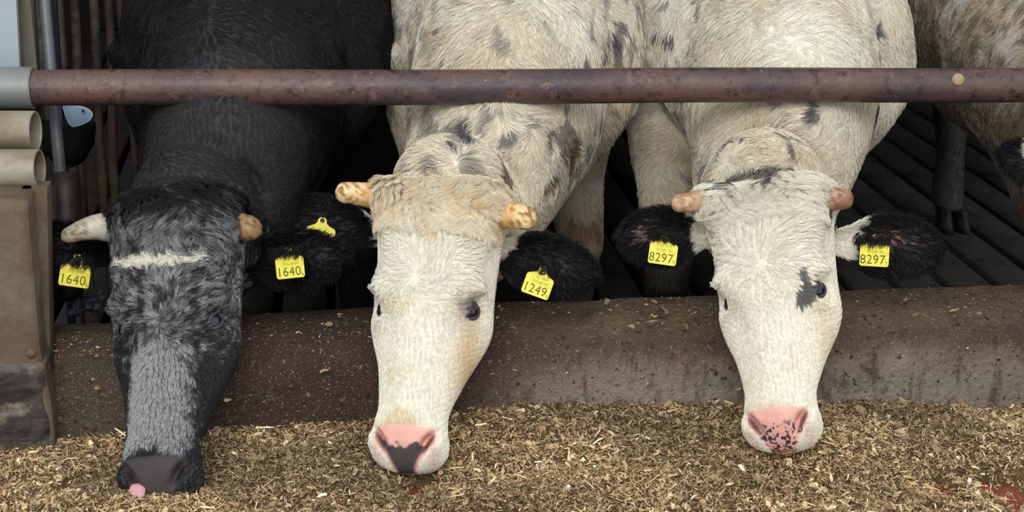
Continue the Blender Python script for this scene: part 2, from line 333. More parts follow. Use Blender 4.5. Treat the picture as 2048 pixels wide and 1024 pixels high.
# black rubber scuffed boot of the post
bz0, bz1 = .31, Wy(40, 728, 2.66)[2]; rings = []
for z in np.linspace(bz0, bz1, 12):
    xr = prb + .006; yy = 2.654 + .003 * sin(z * 60); rings.append([(-.99, 2.80, z), (-.99, yy, z), (xr - .012, yy, z), (xr, yy + .01, z), (xr, 2.80, z)])
v, f = loft_vf(rings)
raw('scuffed_foot', v, f, mat('scuffed_foot', rgb=srgb(92, 86, 80), rough=.6, noise=[(9, 9, .42, .56, srgb(46, 43, 42), (1, 1, 1.8)), (14, 9, .54, .66, srgb(136, 126, 112), (1, 1, 1.4)), (50, 6, .56, .68, srgb(70, 60, 52), ONE)], bump=(70, .8, .004)), post)
# pale panel, channel post and thin pole at top left
def vbar(name, x0, x1, xb0, xb1, zc, z0, z1, m, lab=None, cat=None, parent=None, th=.02):
    """vertical flat bar between image columns at the top of the view, carried on straight down"""
    A0 = W(x0, 0, zc); A1 = W(x1, 0, zc); Y = (A0[1] + A1[1]) / 2; B0 = Wy(xb0, 135, Y); B1 = Wy(xb1, 135, Y)
    def at(A, B, z): t_ = (z - A[2]) / (B[2] - A[2]); return A + (B - A) * t_
    r_ = []
    for z in np.linspace(z0, z1, 8):
        l_, q_ = at(A0, B0, z)[0], at(A1, B1, z)[0]; r_.append([(l_, Y, z), (q_, Y, z), (q_, Y + th, z), (l_, Y + th, z)])
    v, f = loft_vf(r_); o = raw(name, v, f, m, parent, smooth=False)
    if lab: tagp(o, lab, cat)
    return o
vbar('pale_panel', -160, 30, -160, 39, 3.02, .9, 2.2, M_PANEL, 'pale grey upright panel above the sleeve at left edge', 'panel')
vbar('channel_post', 31, 60, 41, 74, 3.08, .9, 2.3, M_CHAN, 'brownish galvanised channel post beside the pale panel', 'post', th=.05)
vbar('navy_strip', 96, 112, 104, 120, 3.30, .3, 2.3, M_STRAP, 'dark navy vertical strip behind the thin steel pole', 'strip')
pa = W(85, -40, 3.12); pb = W(121, 352, 3.16)
pole = empty('gate_pole', tuple(pb)); tagp(pole, 'thin grey steel pole in a dark socket left of the black cow', 'pole')
dd = nrm(pb - pa); v, f = tube_vf([pa - dd * .6, pa, pb, pb + dd * .02], [.0125] * 4, 18, lat=(0, 1, 0)); raw('tube', v, f, mat('dull_pole', rgb=srgb(104, 108, 112), rough=.45, metal=.3, noise=[(9, 6, .5, .7, srgb(84, 82, 78), (2, 2, .5))], bump=(80, .2, .002)), pole)
pc = W(128, 352, 3.16); pd = W(140, 600, 3.12); sp = spline([pc + [0, .01, 0], (pc + pd) / 2, pd], 8)
v, f = tube_vf(sp, [.026] * 8, 20, lat=(0, 1, 0)); raw('socket', v, f, M_DARKM, pole)
v, f = tube_vf([W(104, 375, 3.14), W(108, 600, 3.10)], [.016, .018], 16, lat=(0, 1, 0)); raw('socket_rib', v, f, M_DARKM, pole)
# drinking bowl behind the pole: black body, pale blue inside
bowl = empty('drinking_bowl', tuple(W(140, 300, 3.25))); tagp(bowl, 'black drinking bowl with pale blue triangular face under the rail', 'bowl')
bc = W(135, 268, 3.30); rings = []; th = np.linspace(0, 2 * pi, 28, endpoint=False)
for q in np.linspace(0, 1, 9):
    rr = .062 * sqrt(max(0, 1 - (1 - q) ** 2)) * (1 if q < .95 else .96); zz = -.078 + q * .105
    rings.append([bc + RT * cos(a_) * rr + FW * sin(a_) * rr * .8 + UP * zz for a_ in th])
v, f = loft_vf(rings); raw('bowl_body', v, f, M_BOWL, bowl)
tri = [(126, 213), (150, 212), (170, 216), (182, 224), (184, 232), (178, 241), (166, 248), (152, 252), (144, 252), (138, 246), (132, 232)]
def plate(name, poly, zc, th, m, parent, tilt=0.0):
    f_ = np.array([W(x_, y_, zc + tilt * (y_ - 230)) for x_, y_ in poly]); b_ = f_ + FW * th
    cc = f_.mean(0); fi = cc + (f_ - cc) * .93 - FW * .002; v, f = loft_vf([b_, f_, fi]); return raw(name, v, f, m, parent, smooth=False)
plate('water_plate', tri, 3.20, .006, M_BLUE, bowl)
cc = np.array([W(x_, y_, 3.20) for x_, y_ in tri]); cc2 = np.vstack([cc, cc[:1]])
v, f = tube_vf(spline(cc2, 40), [.0018] * 40, 8, lat=(0, 1, 0)); raw('rim', v, f, mat('rim_pale', rgb=srgb(196, 206, 214), rough=.35), bowl)
c = W(166, 222, 3.19); v, f = tube_vf([c, c - FW * .004], [.0035, .002], 8); raw('screw', v, f, M_DARKM, bowl)
# rusty bars of the pen divider
bars = [(118, 130, 3.75, 18, 430), (140, 152, 3.80, 20, 430), (178, 192, 3.85, 19, 425), (209, 220, 3.90, 18, 420), (238, 252, 3.95, 14, 380), (66, 90, 3.7, 14, 420)]
dv = empty('pen_divider', tuple(Wz(160, 430, 0.2))); tagp(dv, 'pen divider of upright rusty bars behind the black cow at left', 'fence')
for (x0, x1, zc, wpx, yb) in bars:
    A = W(x0, -60, zc); B = W(x1, 135, zc - .02); d = nrm(B - A); L_ = (A[2] - .12) / -d[2]
    A2 = A - d * .7; q = np.array([A2 + d * (L_ + .7) * s_ for s_ in np.linspace(0, 1, 26)])
    q[:, 0] += .006 * np.sin(np.arange(26) * .5 + x0)
    rad = wpx / FPX * zc * .5 * (1 + .08 * np.sin(np.arange(26) * 1.3 + x1)); rad[18:] *= 1 + .25 * np.abs(np.sin(np.arange(8) * 1.1 + x0))
    v, f = tube_vf(q, rad, 16, lat=(0, 1, 0)); raw('bar', v, f, M_RUSTBAR, dv)
B0 = W(60, 470, 3.7); B1 = W(270, 455, 3.9); v, f = tube_vf(spline([B0, (B0 + B1) / 2 + [0, 0, .01], B1], 20), .035 + .008 * np.sin(np.arange(20)), 16, lat=(0, 0, 1)); raw('bottom_rail', v, f, M_DARKM, dv)
# glossy moist lumps on the kerb behind the black ear
g = np.random.default_rng(5)
bm = bmesh.new(); bmesh.ops.create_icosphere(bm, subdivisions=5, radius=1)
P = np.array([v.co for v in bm.verts]); A, B = W(138, 625, 3.02), W(205, 588, 3.08); ax = (B - A) / 2
Q = (A + B) / 2 + P[:, :1] * ax + np.outer(P[:, 1], [0, .03, 0]) + np.outer(P[:, 2], [-.006, 0, .020]); dq = (fbm(Q, 35, 9) - .5)[:, None] * .05 + (fbm(Q, 110, 9) - .5)[:, None] * .02
Q = Q + nrm(P) * dq
for v_, q in zip(bm.verts, Q): v_.co = Vector(q)
me = bpy.data.meshes.new('dung_clod'); bm.to_mesh(me); bm.free(); me.shade_smooth(); o = link('dung_clod', me, M_WETP); tagp(o, 'glossy moist black clod on the kerb below the left yellow tag', 'dung')

# ------------------------------------------------------------------ cattle
def grow(name, V, T, wt, n, fn, parent, material, seed, k=6):
    """strands on triangles; fn(root, normal) -> dict(dir, len, lift, rad, col, clump, cell, wave)"""
    g = np.random.default_rng(seed)
    a, b, c = V[T[:, 0]], V[T[:, 1]], V[T[:, 2]]; cr = np.cross(b - a, c - a); ar = np.linalg.norm(cr, axis=1) * .5
    p = ar * wt; p = p / p.sum(); t_ = g.choice(len(T), n, p=p)
    u_, v_ = g.random(n), g.random(n); s_ = u_ + v_ > 1; u_[s_] = 1 - u_[s_]; v_[s_] = 1 - v_[s_]
    R = a[t_] + (b[t_] - a[t_]) * u_[:, None] + (c[t_] - a[t_]) * v_[:, None]; Nn = nrm(cr[t_])
    d = fn(R, Nn, g)
    D = d['dir']; D = nrm(D - Nn * np.sum(D * Nn, 1)[:, None]); L = d['len'][:, None]; lift = d['lift'][:, None]; S = np.cross(D, Nn)
    q = R / d['cell'] + (np.stack([vn(R, 60, 1), vn(R, 60, 2), vn(R, 60, 3)], -1) - .5) * .9
    key = np.floor(q).astype(np.int64); key = key[:, 0] * 73856093 ^ key[:, 1] * 19349663 ^ key[:, 2] * 83492791
    _, inv, cnt = np.unique(key, return_inverse=True, return_counts=True)
    def mean(x): return np.stack([np.bincount(inv, x[:, i]) / cnt for i in range(3)], -1)[inv]
    Rc, Dc, Nc = mean(R), nrm(mean(D)), nrm(mean(Nn)); Lc = (np.bincount(inv, d['len']) / cnt)[inv][:, None]
    ph = (vn(Rc, 12, 9) * 10 + (g.random(len(cnt)) * 1.2)[inv])[:, None]; side = ((vn(Rc, 28, 4) - .5) * 1.2 + (g.random(len(cnt)) - .5)[inv] * .25)[:, None]; Sc = np.cross(Dc, Nc)
    cf = d['clump'][:, None]; pts = np.empty((n, k, 3)); wv = d['wave'][:, None]
    for i in range(k):
        t = i / (k - 1)
        own = R + L * (D * t * np.cos(lift) + Nn * np.sin(lift) * (t - .62 * t * t)) 
        cen = Rc + Lc * (Dc * t * np.cos(lift) + Nc * np.sin(lift) * (t - .62 * t * t) + Sc * side * .7 * t * t) + (Nn * .0015)
        w = cf * (t ** .8)
        pts[:, i] = own * (1 - w) + cen * w + Sc * (np.sin(t * 5.2 + ph) - np.sin(ph)) * wv * t * L
    hc = bpy.data.hair_curves.new(name); hc.add_curves([k] * n); hc.points.foreach_set('position', pts.astype(np.float32).ravel())
    ra = hc.attributes.get('radius') or hc.attributes.new('radius', 'FLOAT', 'POINT')
    prof = np.array([1, .95, .85, .7, .5, .2])[:k] if k == 6 else np.linspace(1, .2, k)
    ra.data.foreach_set('value', (d['rad'][:, None] * prof).astype(np.float32).ravel())
    ca = hc.attributes.new('col', 'FLOAT_COLOR', 'CURVE'); ca.data.foreach_set('color', np.c_[d['col'], np.ones(n)].astype(np.float32).ravel())
    hc.materials.append(material)
    o = bpy.data.objects.new(name, hc); COL.objects.link(o); o.parent = parent; o.matrix_parent_inverse = parent.matrix_world.inverted(); o['kind'] = 'stuff'
    return o

HS = [  # s, half width, top v, depth, dorsal narrowing
    (-.060, .050, -.070, .050, 1), (-.040, .090, -.035, .110, 1), (-.01, .112, -.012, .150, 1), (.04, .116, .001, .180, 1), (.10, .120, .006, .198, 1), (.20, .120, .009, .208, 1), (.28, .119, .008, .212, 1), (.36, .118, .005, .216, .97), (.42, .116, .001, .216, .93),
    (.48, .114, -.004, .212, .80), (.54, .106, -.008, .202, .73), (.61, .096, -.011, .186, .68), (.68, .085, -.012, .164, .68), (.75, .075, -.013, .142, .72), (.81, .068, -.013, .124, .80), (.86, .070, -.014, .114, .92), (.90, .075, -.018, .110, 1), (.935, .0775, -.026, .104, 1), (.962, .074, -.037, .092, 1), (.985, .064, -.050, .076, 1), (1.003, .048, -.062, .056, 1), (1.014, .028, -.072, .034, 1)]
def head_rings(H):
    K = 44; th = np.linspace(0, 2 * pi, K, endpoint=False); rings = []
    ss = np.array(HS); si = np.linspace(ss[0, 0], ss[-1, 0], 74)
    for s in si:
        hw, vt, dp, rw = [np.interp(s, ss[:, 0], ss[:, i]) for i in (1, 2, 3, 4)]
        hw *= H['w']; p = 2.3 + .7 * float(sstep(.0, .15, s) * sstep(.52, .40, s))
        x = hw * np.sign(np.sin(th)) * np.abs(np.sin(th)) ** (2 / p); cc = np.sign(np.cos(th)) * np.abs(np.cos(th)) ** (2 / p)
        v = vt - dp * (1 - cc) / 2; tt = (1 - cc) / 2
        x = x * (1 - (1 - rw) * sstep(.42, 0, tt))
        x = x * (1 - .30 * sstep(.5, 1, tt) * (1 - sstep(.8, .95, s)))
        rings.append(to_w(H, x, v, np.full(K, s)))
    return rings
def to_w(H, x, v, s):
    x, v, s = [np.asarray(q, float) for q in (x, v, s)]
    return H['o'] + np.outer(x, H['l']) + np.outer(v, H['n']) + np.outer(s * H['len'], H['L'])
def to_l(H, P):
    d = P - H['o']; return d @ H['l'], d @ H['n'], (d @ H['L']) / H['len']
def make_head(p0, p1, alpha, w, ex=.088, es=.42):
    o = np.array(p0); L = p1 - p0; ln = np.linalg.norm(L); L = L / ln
    n0 = CAM - (p0 + p1) / 2; n0 = nrm(n0 - L * (n0 @ L)); l0 = np.cross(n0, L) if (np.cross(n0, L))[0] > 0 else np.cross(L, n0)
    return dict(o=o, L=L, len=ln, n=n0 * cos(alpha) - l0 * sin(alpha), l=l0 * cos(alpha) + n0 * sin(alpha), w=w, ex=ex, es=es)

def build_body(spec):
    H = spec['H']; parts = []
    parts.append(loft_vf(head_rings(H)))
    cx = spec['cx']; yw = spec.get('yaw', 0.0); Yc = spec.get('dy', 0.0)
    TR = [(3.30, .10, .10, .76), (3.36, .20, .22, .80), (3.46, .275, .31, .86), (3.60, .305, .37, .90), (3.80, .312, .40, .925), (4.1, .298, .41, .93), (4.5, .295, .41, .93), (4.8, .29, .38, .95), (5.05, .27, .33, .99), (5.2, .22, .25, 1.02), (5.27, .10, .13, 1.03)]
    tr = np.array(TR); yy = np.linspace(tr[0, 0], tr[-1, 0], 26); rings = []; th = np.linspace(0, 2 * pi, 36, endpoint=False)
    for y in yy:
        a, b, z = [np.interp(y, tr[:, 0], tr[:, i]) for i in (1, 2, 3)]; a *= spec.get('tw', 1)
        X_ = a * np.sign(np.cos(th)) * np.abs(np.cos(th)) ** .85; Z_ = b * np.sin(th)
        X_ = X_ * (1 - .38 * sstep(0, -1, Z_ / b) * sstep(4.3, 3.5, y))
        rings.append(np.stack([cx + X_ + yw * (y - 3.5), np.full(36, y + Yc), z + Z_], -1))
    parts.append(loft_vf(rings))
    # neck
    c = spec['neck']; pts = [to_w(H, [0], [-.115], [.16])[0], to_w(H, [0], [-.106], [-.03])[0] + [0, .045, -.003], np.array(c), np.array([cx * .6 + c[0] * .4, 3.28 + Yc, .84]), np.array([cx, 3.75 + Yc, .92])]
    nw = spec.get('nw', 1.0); P_ = spline(pts, 22); q = np.linspace(0, 4, 22)
    ra = np.interp(q, range(5), [.085, .115, .142 * nw, .215, .26]); rb = np.interp(q, range(5), [.085, .114, .172, .30, .36])
    parts.append(tube_vf(P_, np.c_[ra, rb], 32, lat=(1, 0, 0)))
    # dewlap fold
    d0 = to_w(H, [0], [-.20], [.12])[0]; dl_ = spline([d0 + [0, .04, 0], np.array([c[0], c[1] + .10, c[2] - .16]), np.array([cx * .7 + c[0] * .3, 3.36 + Yc, .60]), np.array([cx, 3.6 + Yc, .60])], 14)
    parts.append(tube_vf(dl_, np.c_[np.interp(np.arange(14), [0, 7, 13], [.03, .045, .09]), np.interp(np.arange(14), [0, 7, 13], [.05, .09, .10])], 18, lat=(1, 0, 0)))
    for (b_, sg) in spec['boss']:
        q0 = to_w(H, [sg * .05], [-.045], [.075])[0]; q1 = np.array(b_); parts.append(tube_vf(spline([q0, q0 * .45 + q1 * .55 + [0, 0, .004], q1], 10), np.interp(np.arange(10), [0, 5, 9], [.050, .036, .024]), 18, lat=(0, 1, 0)))
    hooves = []
    def leg(P, r): parts.append(tube_vf(spline(P, 30), np.interp(np.linspace(0, len(P) - 1, 30), range(len(P)), r), 20, lat=(1, 0, 0)))
    for (kx, ky, sx, fx) in spec['fore']:
        leg([(sx, 3.66 + Yc, .92), (sx, 3.66 + Yc, .72), ((sx + kx) / 2, (3.68 + Yc + ky) / 2, .56), (kx, ky, .41), (kx, ky + .01, .34), (kx, ky + .02, .22), (fx, ky + .015, .13), (fx, ky - .015, .075), (fx, ky - .03, .05)], [.17, .125, .074, .056, .047, .035, .044, .038, .040]); hooves.append((fx, ky - .045))
    for (hx, hy, fx, fy) in spec['hind']:
        leg([(hx, 5.02 + Yc, 1.02), (hx, 4.94 + Yc, .78), ((hx + fx) / 2, 5.0 + Yc, .62), (fx, fy + .06, .47), (fx, fy + .04, .40), (fx, fy + .01, .26), (fx, fy, .13), (fx, fy - .03, .075), (fx, fy - .045, .05)], np.array([.20, .16, .09, .056, .048, .036, .044, .038, .040]) * np.array([1, 1] + [spec.get('hl', 1.0)] * 7)); hooves.append((fx, fy - .06))
    v_all, f_all = [], []
    for v, f in parts:
        o = len(v_all); v_all += [tuple(x_) for x_ in v]; f_all += [tuple(i + o for i in q_) for q_ in f]
    me = bpy.data.meshes.new('tmp'); me.from_pydata(v_all, [], f_all)
    bm = bmesh.new(); bm.from_mesh(me)
    bm.to_mesh(me); bm.free()
    ob = bpy.data.objects.new('tmp', me); COL.objects.link(ob)
    m1 = ob.modifiers.new('r', 'REMESH'); m1.mode = 'VOXEL'; m1.voxel_size = .0075
    m2 = ob.modifiers.new('s', 'SMOOTH'); m2.factor = .5; m2.iterations = 7
    dg = bpy.context.evaluated_depsgraph_get(); out = bpy.data.meshes.new_from_object(ob.evaluated_get(dg)); bpy.data.objects.remove(ob)
    # finer quads on the head
    for lo, hi in ((-.08, 1.1), (-2, -1), (.33, .47), (.88, 1.1)):
        if hi < lo or hi < 0: continue
        bm = bmesh.new(); bm.from_mesh(out); bm.verts.ensure_lookup_table(); P = np.array([v.co for v in bm.verts]); x, v, s = to_l(H, P)
        sel = (s > lo) & (s < hi) & (np.abs(x) < .17) & (v > -.25) & (v < .08)
        if lo == .33: sel &= (np.abs(x) > .05) & (v > -.1)
        if lo == .88: sel &= v > -.14
        es = [e for e in bm.edges if sel[e.verts[0].index] and sel[e.verts[1].index]]
        bmesh.ops.subdivide_edges(bm, edges=es, cuts=1, use_grid_fill=True, smooth=.0); bm.to_mesh(out); bm.free()
    return out, hooves
def get_np(me):
    V = np.empty(len(me.vertices) * 3, np.float32); me.vertices.foreach_get('co', V); V = V.reshape(-1, 3).astype(float)
    me.calc_loop_triangles(); T = np.empty(len(me.loop_triangles) * 3, np.int32); me.loop_triangles.foreach_get('vertices', T); T = T.reshape(-1, 3)
    return V, T
def vnormals(me):
    N_ = np.empty(len(me.vertices) * 3, np.float32); me.vertex_normals.foreach_get('vector', N_); return N_.reshape(-1, 3).astype(float)
EV = -.046
def sculpt(me, H):
    V, _ = get_np(me); Nn = vnormals(me); x, v, s = to_l(H, V); ln = H['len']; ax = np.abs(x) / H['w']
    EX, ES = H['ex'], H['es']; hd = sstep(-.1, -.02, s) * (np.abs(x) < .2) * (v > -.3) * (v < .1)
    G = lambda dx, dv, ds, rx, rv, rs: np.exp(-((ax - dx) / rx) ** 2 - ((v - dv) / rv) ** 2 - (((s - ds) * ln) / rs) ** 2)
    d = np.zeros(len(V))
    d += .012 * G(EX + .004, EV + .014, ES - .055, .028, .03, .022)      # brow
    d += .006 * G(EX + .01, EV - .02, ES + .045, .03, .03, .02)
    d -= .007 * G(EX - .03, EV + .01, ES + .10, .03, .04, .04)           # in front of the eye
    d -= .010 * G(.112, -.06, ES - .17, .03, .035, .05)                  # temple
    d += .010 * G(.11, -.11, .53, .03, .03, .06)                         # cheek
    d += .007 * G(.04, .0, .22, .07, .05, .06)
    d -= .005 * G(0, 0, .52, .03, .04, .06)
    d += .006 * G(.0, -.01, .76, .025, .03, .07)
    # nostrils
    nx_, nv_, nss = .047, -.046, .930
    d += .007 * G(.060, -.045, .925, .014, .03, .020)
    cur = (ax - nx_) + .60 * ((s - nss) * ln)
    d -= .026 * np.exp(-(cur / .0085) ** 2 - ((v - nv_) / .035) ** 2 - (((s - nss) * ln) / .018) ** 2)
    d -= .004 * G(0, -.03, .885, .045, .03, .006)
    # mouth line and chin
    d -= .008 * np.exp(-((v + .100) / .006) ** 2) * sstep(.74, .84, s) * (s > .7)
    d += .006 * G(.0, -.12, .90, .05, .02, .03)
    V = V + Nn * (d * hd)[:, None]
    # eye socket: pull the surface to a ball just inside the eyeball
    for sg in (-1, 1):
        c = to_w(H, [sg * (H['ex'] - .019) * H['w']], [EV - .015], [H['es']])[0]; dd_ = V - c; r = np.linalg.norm(dd_, axis=1); eo = H.get('eo', .44); out = nrm(H['l'] * sg * sqrt(1 - eo * eo) + H['n'] * eo + H['L'] * .03)
        co = (dd_ @ out) / (r + 1e-9); m_ = sstep(.60, .78, co) * (r < .055); tgt = .0195; V = V + nrm(dd_) * ((tgt - r) * m_ * (r > tgt))[:, None]
    me.vertices.foreach_set('co', V.astype(np.float32).ravel()); me.update()
    return V

def ear(name, base, tip, width, parent, cup=.035, face=None, droop=0., colfn=None, seed=1, furlen=.02, nfur=9000, furcol=(.006, .006, .008), drop_dir=(0, 0, -1)):
    base, tip = np.array(base), np.array(tip); A = tip - base; L = np.linalg.norm(A); a = A / L
    N0 = nrm(np.array(face if face is not None else CAM - base)); N0 = nrm(N0 - a * (N0 @ a)); w = np.cross(N0, a); w = w * np.sign(w[2])
    na, nb = 26, 17; fr, bk = [], []
    for i in range(na):
        t = i / (na - 1); pf = (.42 + .58 * float(sstep(0, .42, t))) * (1 if t < .45 else sqrt(max(0, 1 - ((t - .45) / .55) ** 2.3)) * .985 + .015)
        for s in np.linspace(-1, 1, nb):
            cu = cup * (1 - s * s) * (1.15 - .75 * t) * min(1, pf * 1.2); fl = .012 * sin(t * 7 + s * 2) * t
            p = base + a * (L * t) + w * (s * pf * width / 2 * (1.0 if s > 0 else 1.12)) - N0 * (cu + fl) + np.array([0, 0, -droop * t * t])
            fr.append(p); bk.append(p - N0 * (.003 + .004 * (1 - s * s)))
    V = np.array(fr + bk); F = []; o = na * nb
    for i in range(na - 1):
        for j in range(nb - 1):
            q = i * nb + j; F.append((q, q + 1, q + nb + 1, q + nb)); F.append((o + q, o + q + nb, o + q + nb + 1, o + q + 1))
        F.append((i * nb, i * nb + nb, o + i * nb + nb, o + i * nb)); F.append((i * nb + nb - 1, o + i * nb + nb - 1, o + i * nb + 2 * nb - 1, i * nb + 2 * nb - 1))
    for j in range(nb - 1):
        F.append((j, o + j, o + j + 1, j + 1)); q = (na - 1) * nb + j; F.append((q, q + 1, o + q + 1, o + q))
    tt = np.repeat(np.linspace(0, 1, na), nb); sv = np.tile(np.linspace(-1, 1, nb), na)
    tt = np.r_[tt, tt]; sv = np.r_[sv, sv]; fb_ = np.r_[np.ones(o), np.zeros(o)]
    C = colfn(tt, sv, fb_, V)
    ob = raw(name, V, F, M_HIDE, parent, col=C)
    me = ob.data
    # make normals consistent
    bm = bmesh.new(); bm.from_mesh(me); bmesh.ops.recalc_face_normals(bm, faces=bm.faces[:]); bm.to_mesh(me); bm.free(); me.shade_smooth()
    Vn, T = get_np(me); fc = np.array(C); td = tt; sd = sv
    cen = tt[T].mean(1); frontness = fb_[T].mean(1); inner = frontness * np.exp(-((sv[T].mean(1) - .1) / .5) ** 2) * sstep(.15, .3, cen) * sstep(.9, .7, cen)
    wt = 1.15 - inner * .75
    def fn(R, Nn, g):
        n = len(R); tl = np.clip(((R - base) @ a) / L, 0, 1); sl_ = ((R - base) @ w) / (width / 2)
        D = a[None] * (.8 + 0 * tl[:, None]) + w[None] * (sl_ * .9)[:, None] + np.array([0, 0, -.35]) + (g.random((n, 3)) - .5) * .5
        ci = colfn(tl, sl_, np.ones(n), R); pale = ci.sum(1) > .9
        col = np.where(pale[:, None], ci, np.array(furcol) * (.5 + 1.2 * g.random((n, 1))))
        col = np.where((g.random(n) < .03)[:, None], col + .05, col)
        return dict(dir=D, len=np.where(pale, .45, 1) * furlen * (.5 + .8 * g.random(n)), lift=.35 + .4 * g.random(n), rad=.00042 + 0 * tl, col=col, clump=.35 + 0 * tl, cell=.012, wave=.12 + 0 * tl)
    grow('ear_hair', Vn, T, wt, nfur, fn, ob, M_FURD, seed)
    return ob
def horn(base, tip, r0, r1, cow_o, bend=(0, 0, .01), cols=None, rough_tip=0.4, lab=None):
    base, tip = np.array(base), np.array(tip); bend = np.array(bend); n = 26; P = []; R = []
    ax = nrm(tip - base)
    for i in range(n):
        t = i / (n - 1); P.append(base + (tip - base) * t + bend * sin(pi * t)); e = 1 if t < .86 else sqrt(max(0.02, 1 - ((t - .86) / .14) ** 2)); R.append((r0 + (r1 - r0) * t ** .9) * e)
    v, f = tube_vf(P, R, 28, lat=(0, 1, 0)); V = np.array(v)
    c_ = np.array(P); t = np.clip((V - base) @ ax / np.linalg.norm(tip - base), 0, 1); ctr = base + np.outer(t, tip - base) + np.outer(np.sin(pi * t), bend)
    rad = nrm(V - ctr); amp = (.0006 + rough_tip * .007 * sstep(.45, 1, t))
    V = V + rad * ((fbm(V, 90, 4) - .5) * 2 * amp)[:, None] + rad * (.0006 * np.sin(t * 60) * sstep(.6, .1, t))[:, None]
    c0, c1, c2 = [np.array(q) for q in cols]; k = sstep(.3, .8, t + (fbm(V, 60, 2) - .5) * 1.0)[:, None]; C = c0 * (1 - k) + c1 * k
    k2 = sstep(.50, .62, fbm(V, 130, 7))[:, None] * (.25 + .75 * sstep(.3, .8, t))[:, None]; C = C * (1 - k2) + c2 * k2
    o = raw('horn', V, f, mat('horn_' + str(len(bpy.data.materials)), rough=.48, attr='col', spec=.5, bump=(160, .5, .0015)), cow_o, col=C)
    if lab: o['label'] = lab
    return o
def eye(H, sg, parent, pale=False):
    c = to_w(H, [sg * (H['ex'] - .019) * H['w']], [EV - .015], [H['es']])[0]; eo = H.get('eo', .44); out = nrm(H['l'] * sg * sqrt(1 - eo * eo) + H['n'] * eo + H['L'] * .03)
    bm = bmesh.new(); bmesh.ops.create_uvsphere(bm, u_segments=32, v_segments=20, radius=.0225)
    for v in bm.verts: v.co = v.co + Vector(c)
    me = bpy.data.meshes.new('eye'); bm.to_mesh(me); bm.free(); me.shade_smooth(); e = link('eye', me, M_EYE, parent)
    # lids: an almond ring lying on the ball, inner corner towards the muzzle
    ax = nrm(H['L'] * .75 - H['l'] * sg * .62 + H['n'] * .1); ax = nrm(ax - out * (ax @ out)); up = np.cross(out, ax); up = up * np.sign(up @ (H['l'] * sg + H['n'] * .0 - H['L'] * .8) + 1e-9)
    rows = []
    for (rr, lift) in ((.92, .0228), (1.0, .0243), (1.10, .0252), (1.22, .0247), (1.38, .0225), (1.52, .0195)):
        ring = []
        for th in np.linspace(0, 2 * pi, 36, endpoint=False):
            a_ = cos(th); b_ = sin(th); X_ = .0200 * a_ * (1 + .25 * max(0, a_) ** 6); Y_ = .0112 * b_ * (1 - .25 * max(0, a_) ** 2) * (1 if b_ > 0 else .95)
            X_ *= rr; Y_ *= rr + (rr - .92) * .5; r2 = sqrt(X_ * X_ + Y_ * Y_); an = min(1.3, r2 / .0245)
            dirv = (ax * X_ + up * Y_) / (r2 + 1e-9); ring.append(c + (out * cos(an) + dirv * sin(an)) * lift)
        rows.append(ring)
    v, f = loft_vf(rows, False); lid = raw('eyelid', v, f, M_LIDP if pale else M_LID, e)
    sm = lid.modifiers.new('s', 'SOLIDIFY'); sm.thickness = .002
    return e
TAG_OUT = [(-.029, -.026), (-.026, -.030), (.026, -.030), (.029, -.026), (.029, .008), (.027, .012), (.014, .0180), (.0095, .0225), (.0085, .0285), (.005, .0330), (-.005, .0330), (-.0085, .0285), (-.0095, .0225), (-.014, .0180), (-.027, .012), (-.029, .008)]
def text_mesh(s, size, sx, loc, m, name, parent, off=0):
    c = bpy.data.curves.new(name, 'FONT'); c.body = s; c.size = size; c.align_x = 'CENTER'; c.align_y = 'CENTER'; c.extrude = .00015; c.offset = off; c.space_character = 1.08
    o = bpy.data.objects.new('tmp', c); COL.objects.link(o); me = bpy.data.meshes.new_from_object(o.evaluated_get(bpy.context.evaluated_depsgraph_get())); bpy.data.objects.remove(o)
    me.transform(Matrix.Translation(loc) @ Matrix.Diagonal((sx, 1, 1, 1))); ob = bpy.data.objects.new(name, me); COL.objects.link(ob); me.materials.clear(); me.materials.append(m); ob.parent = parent; return ob
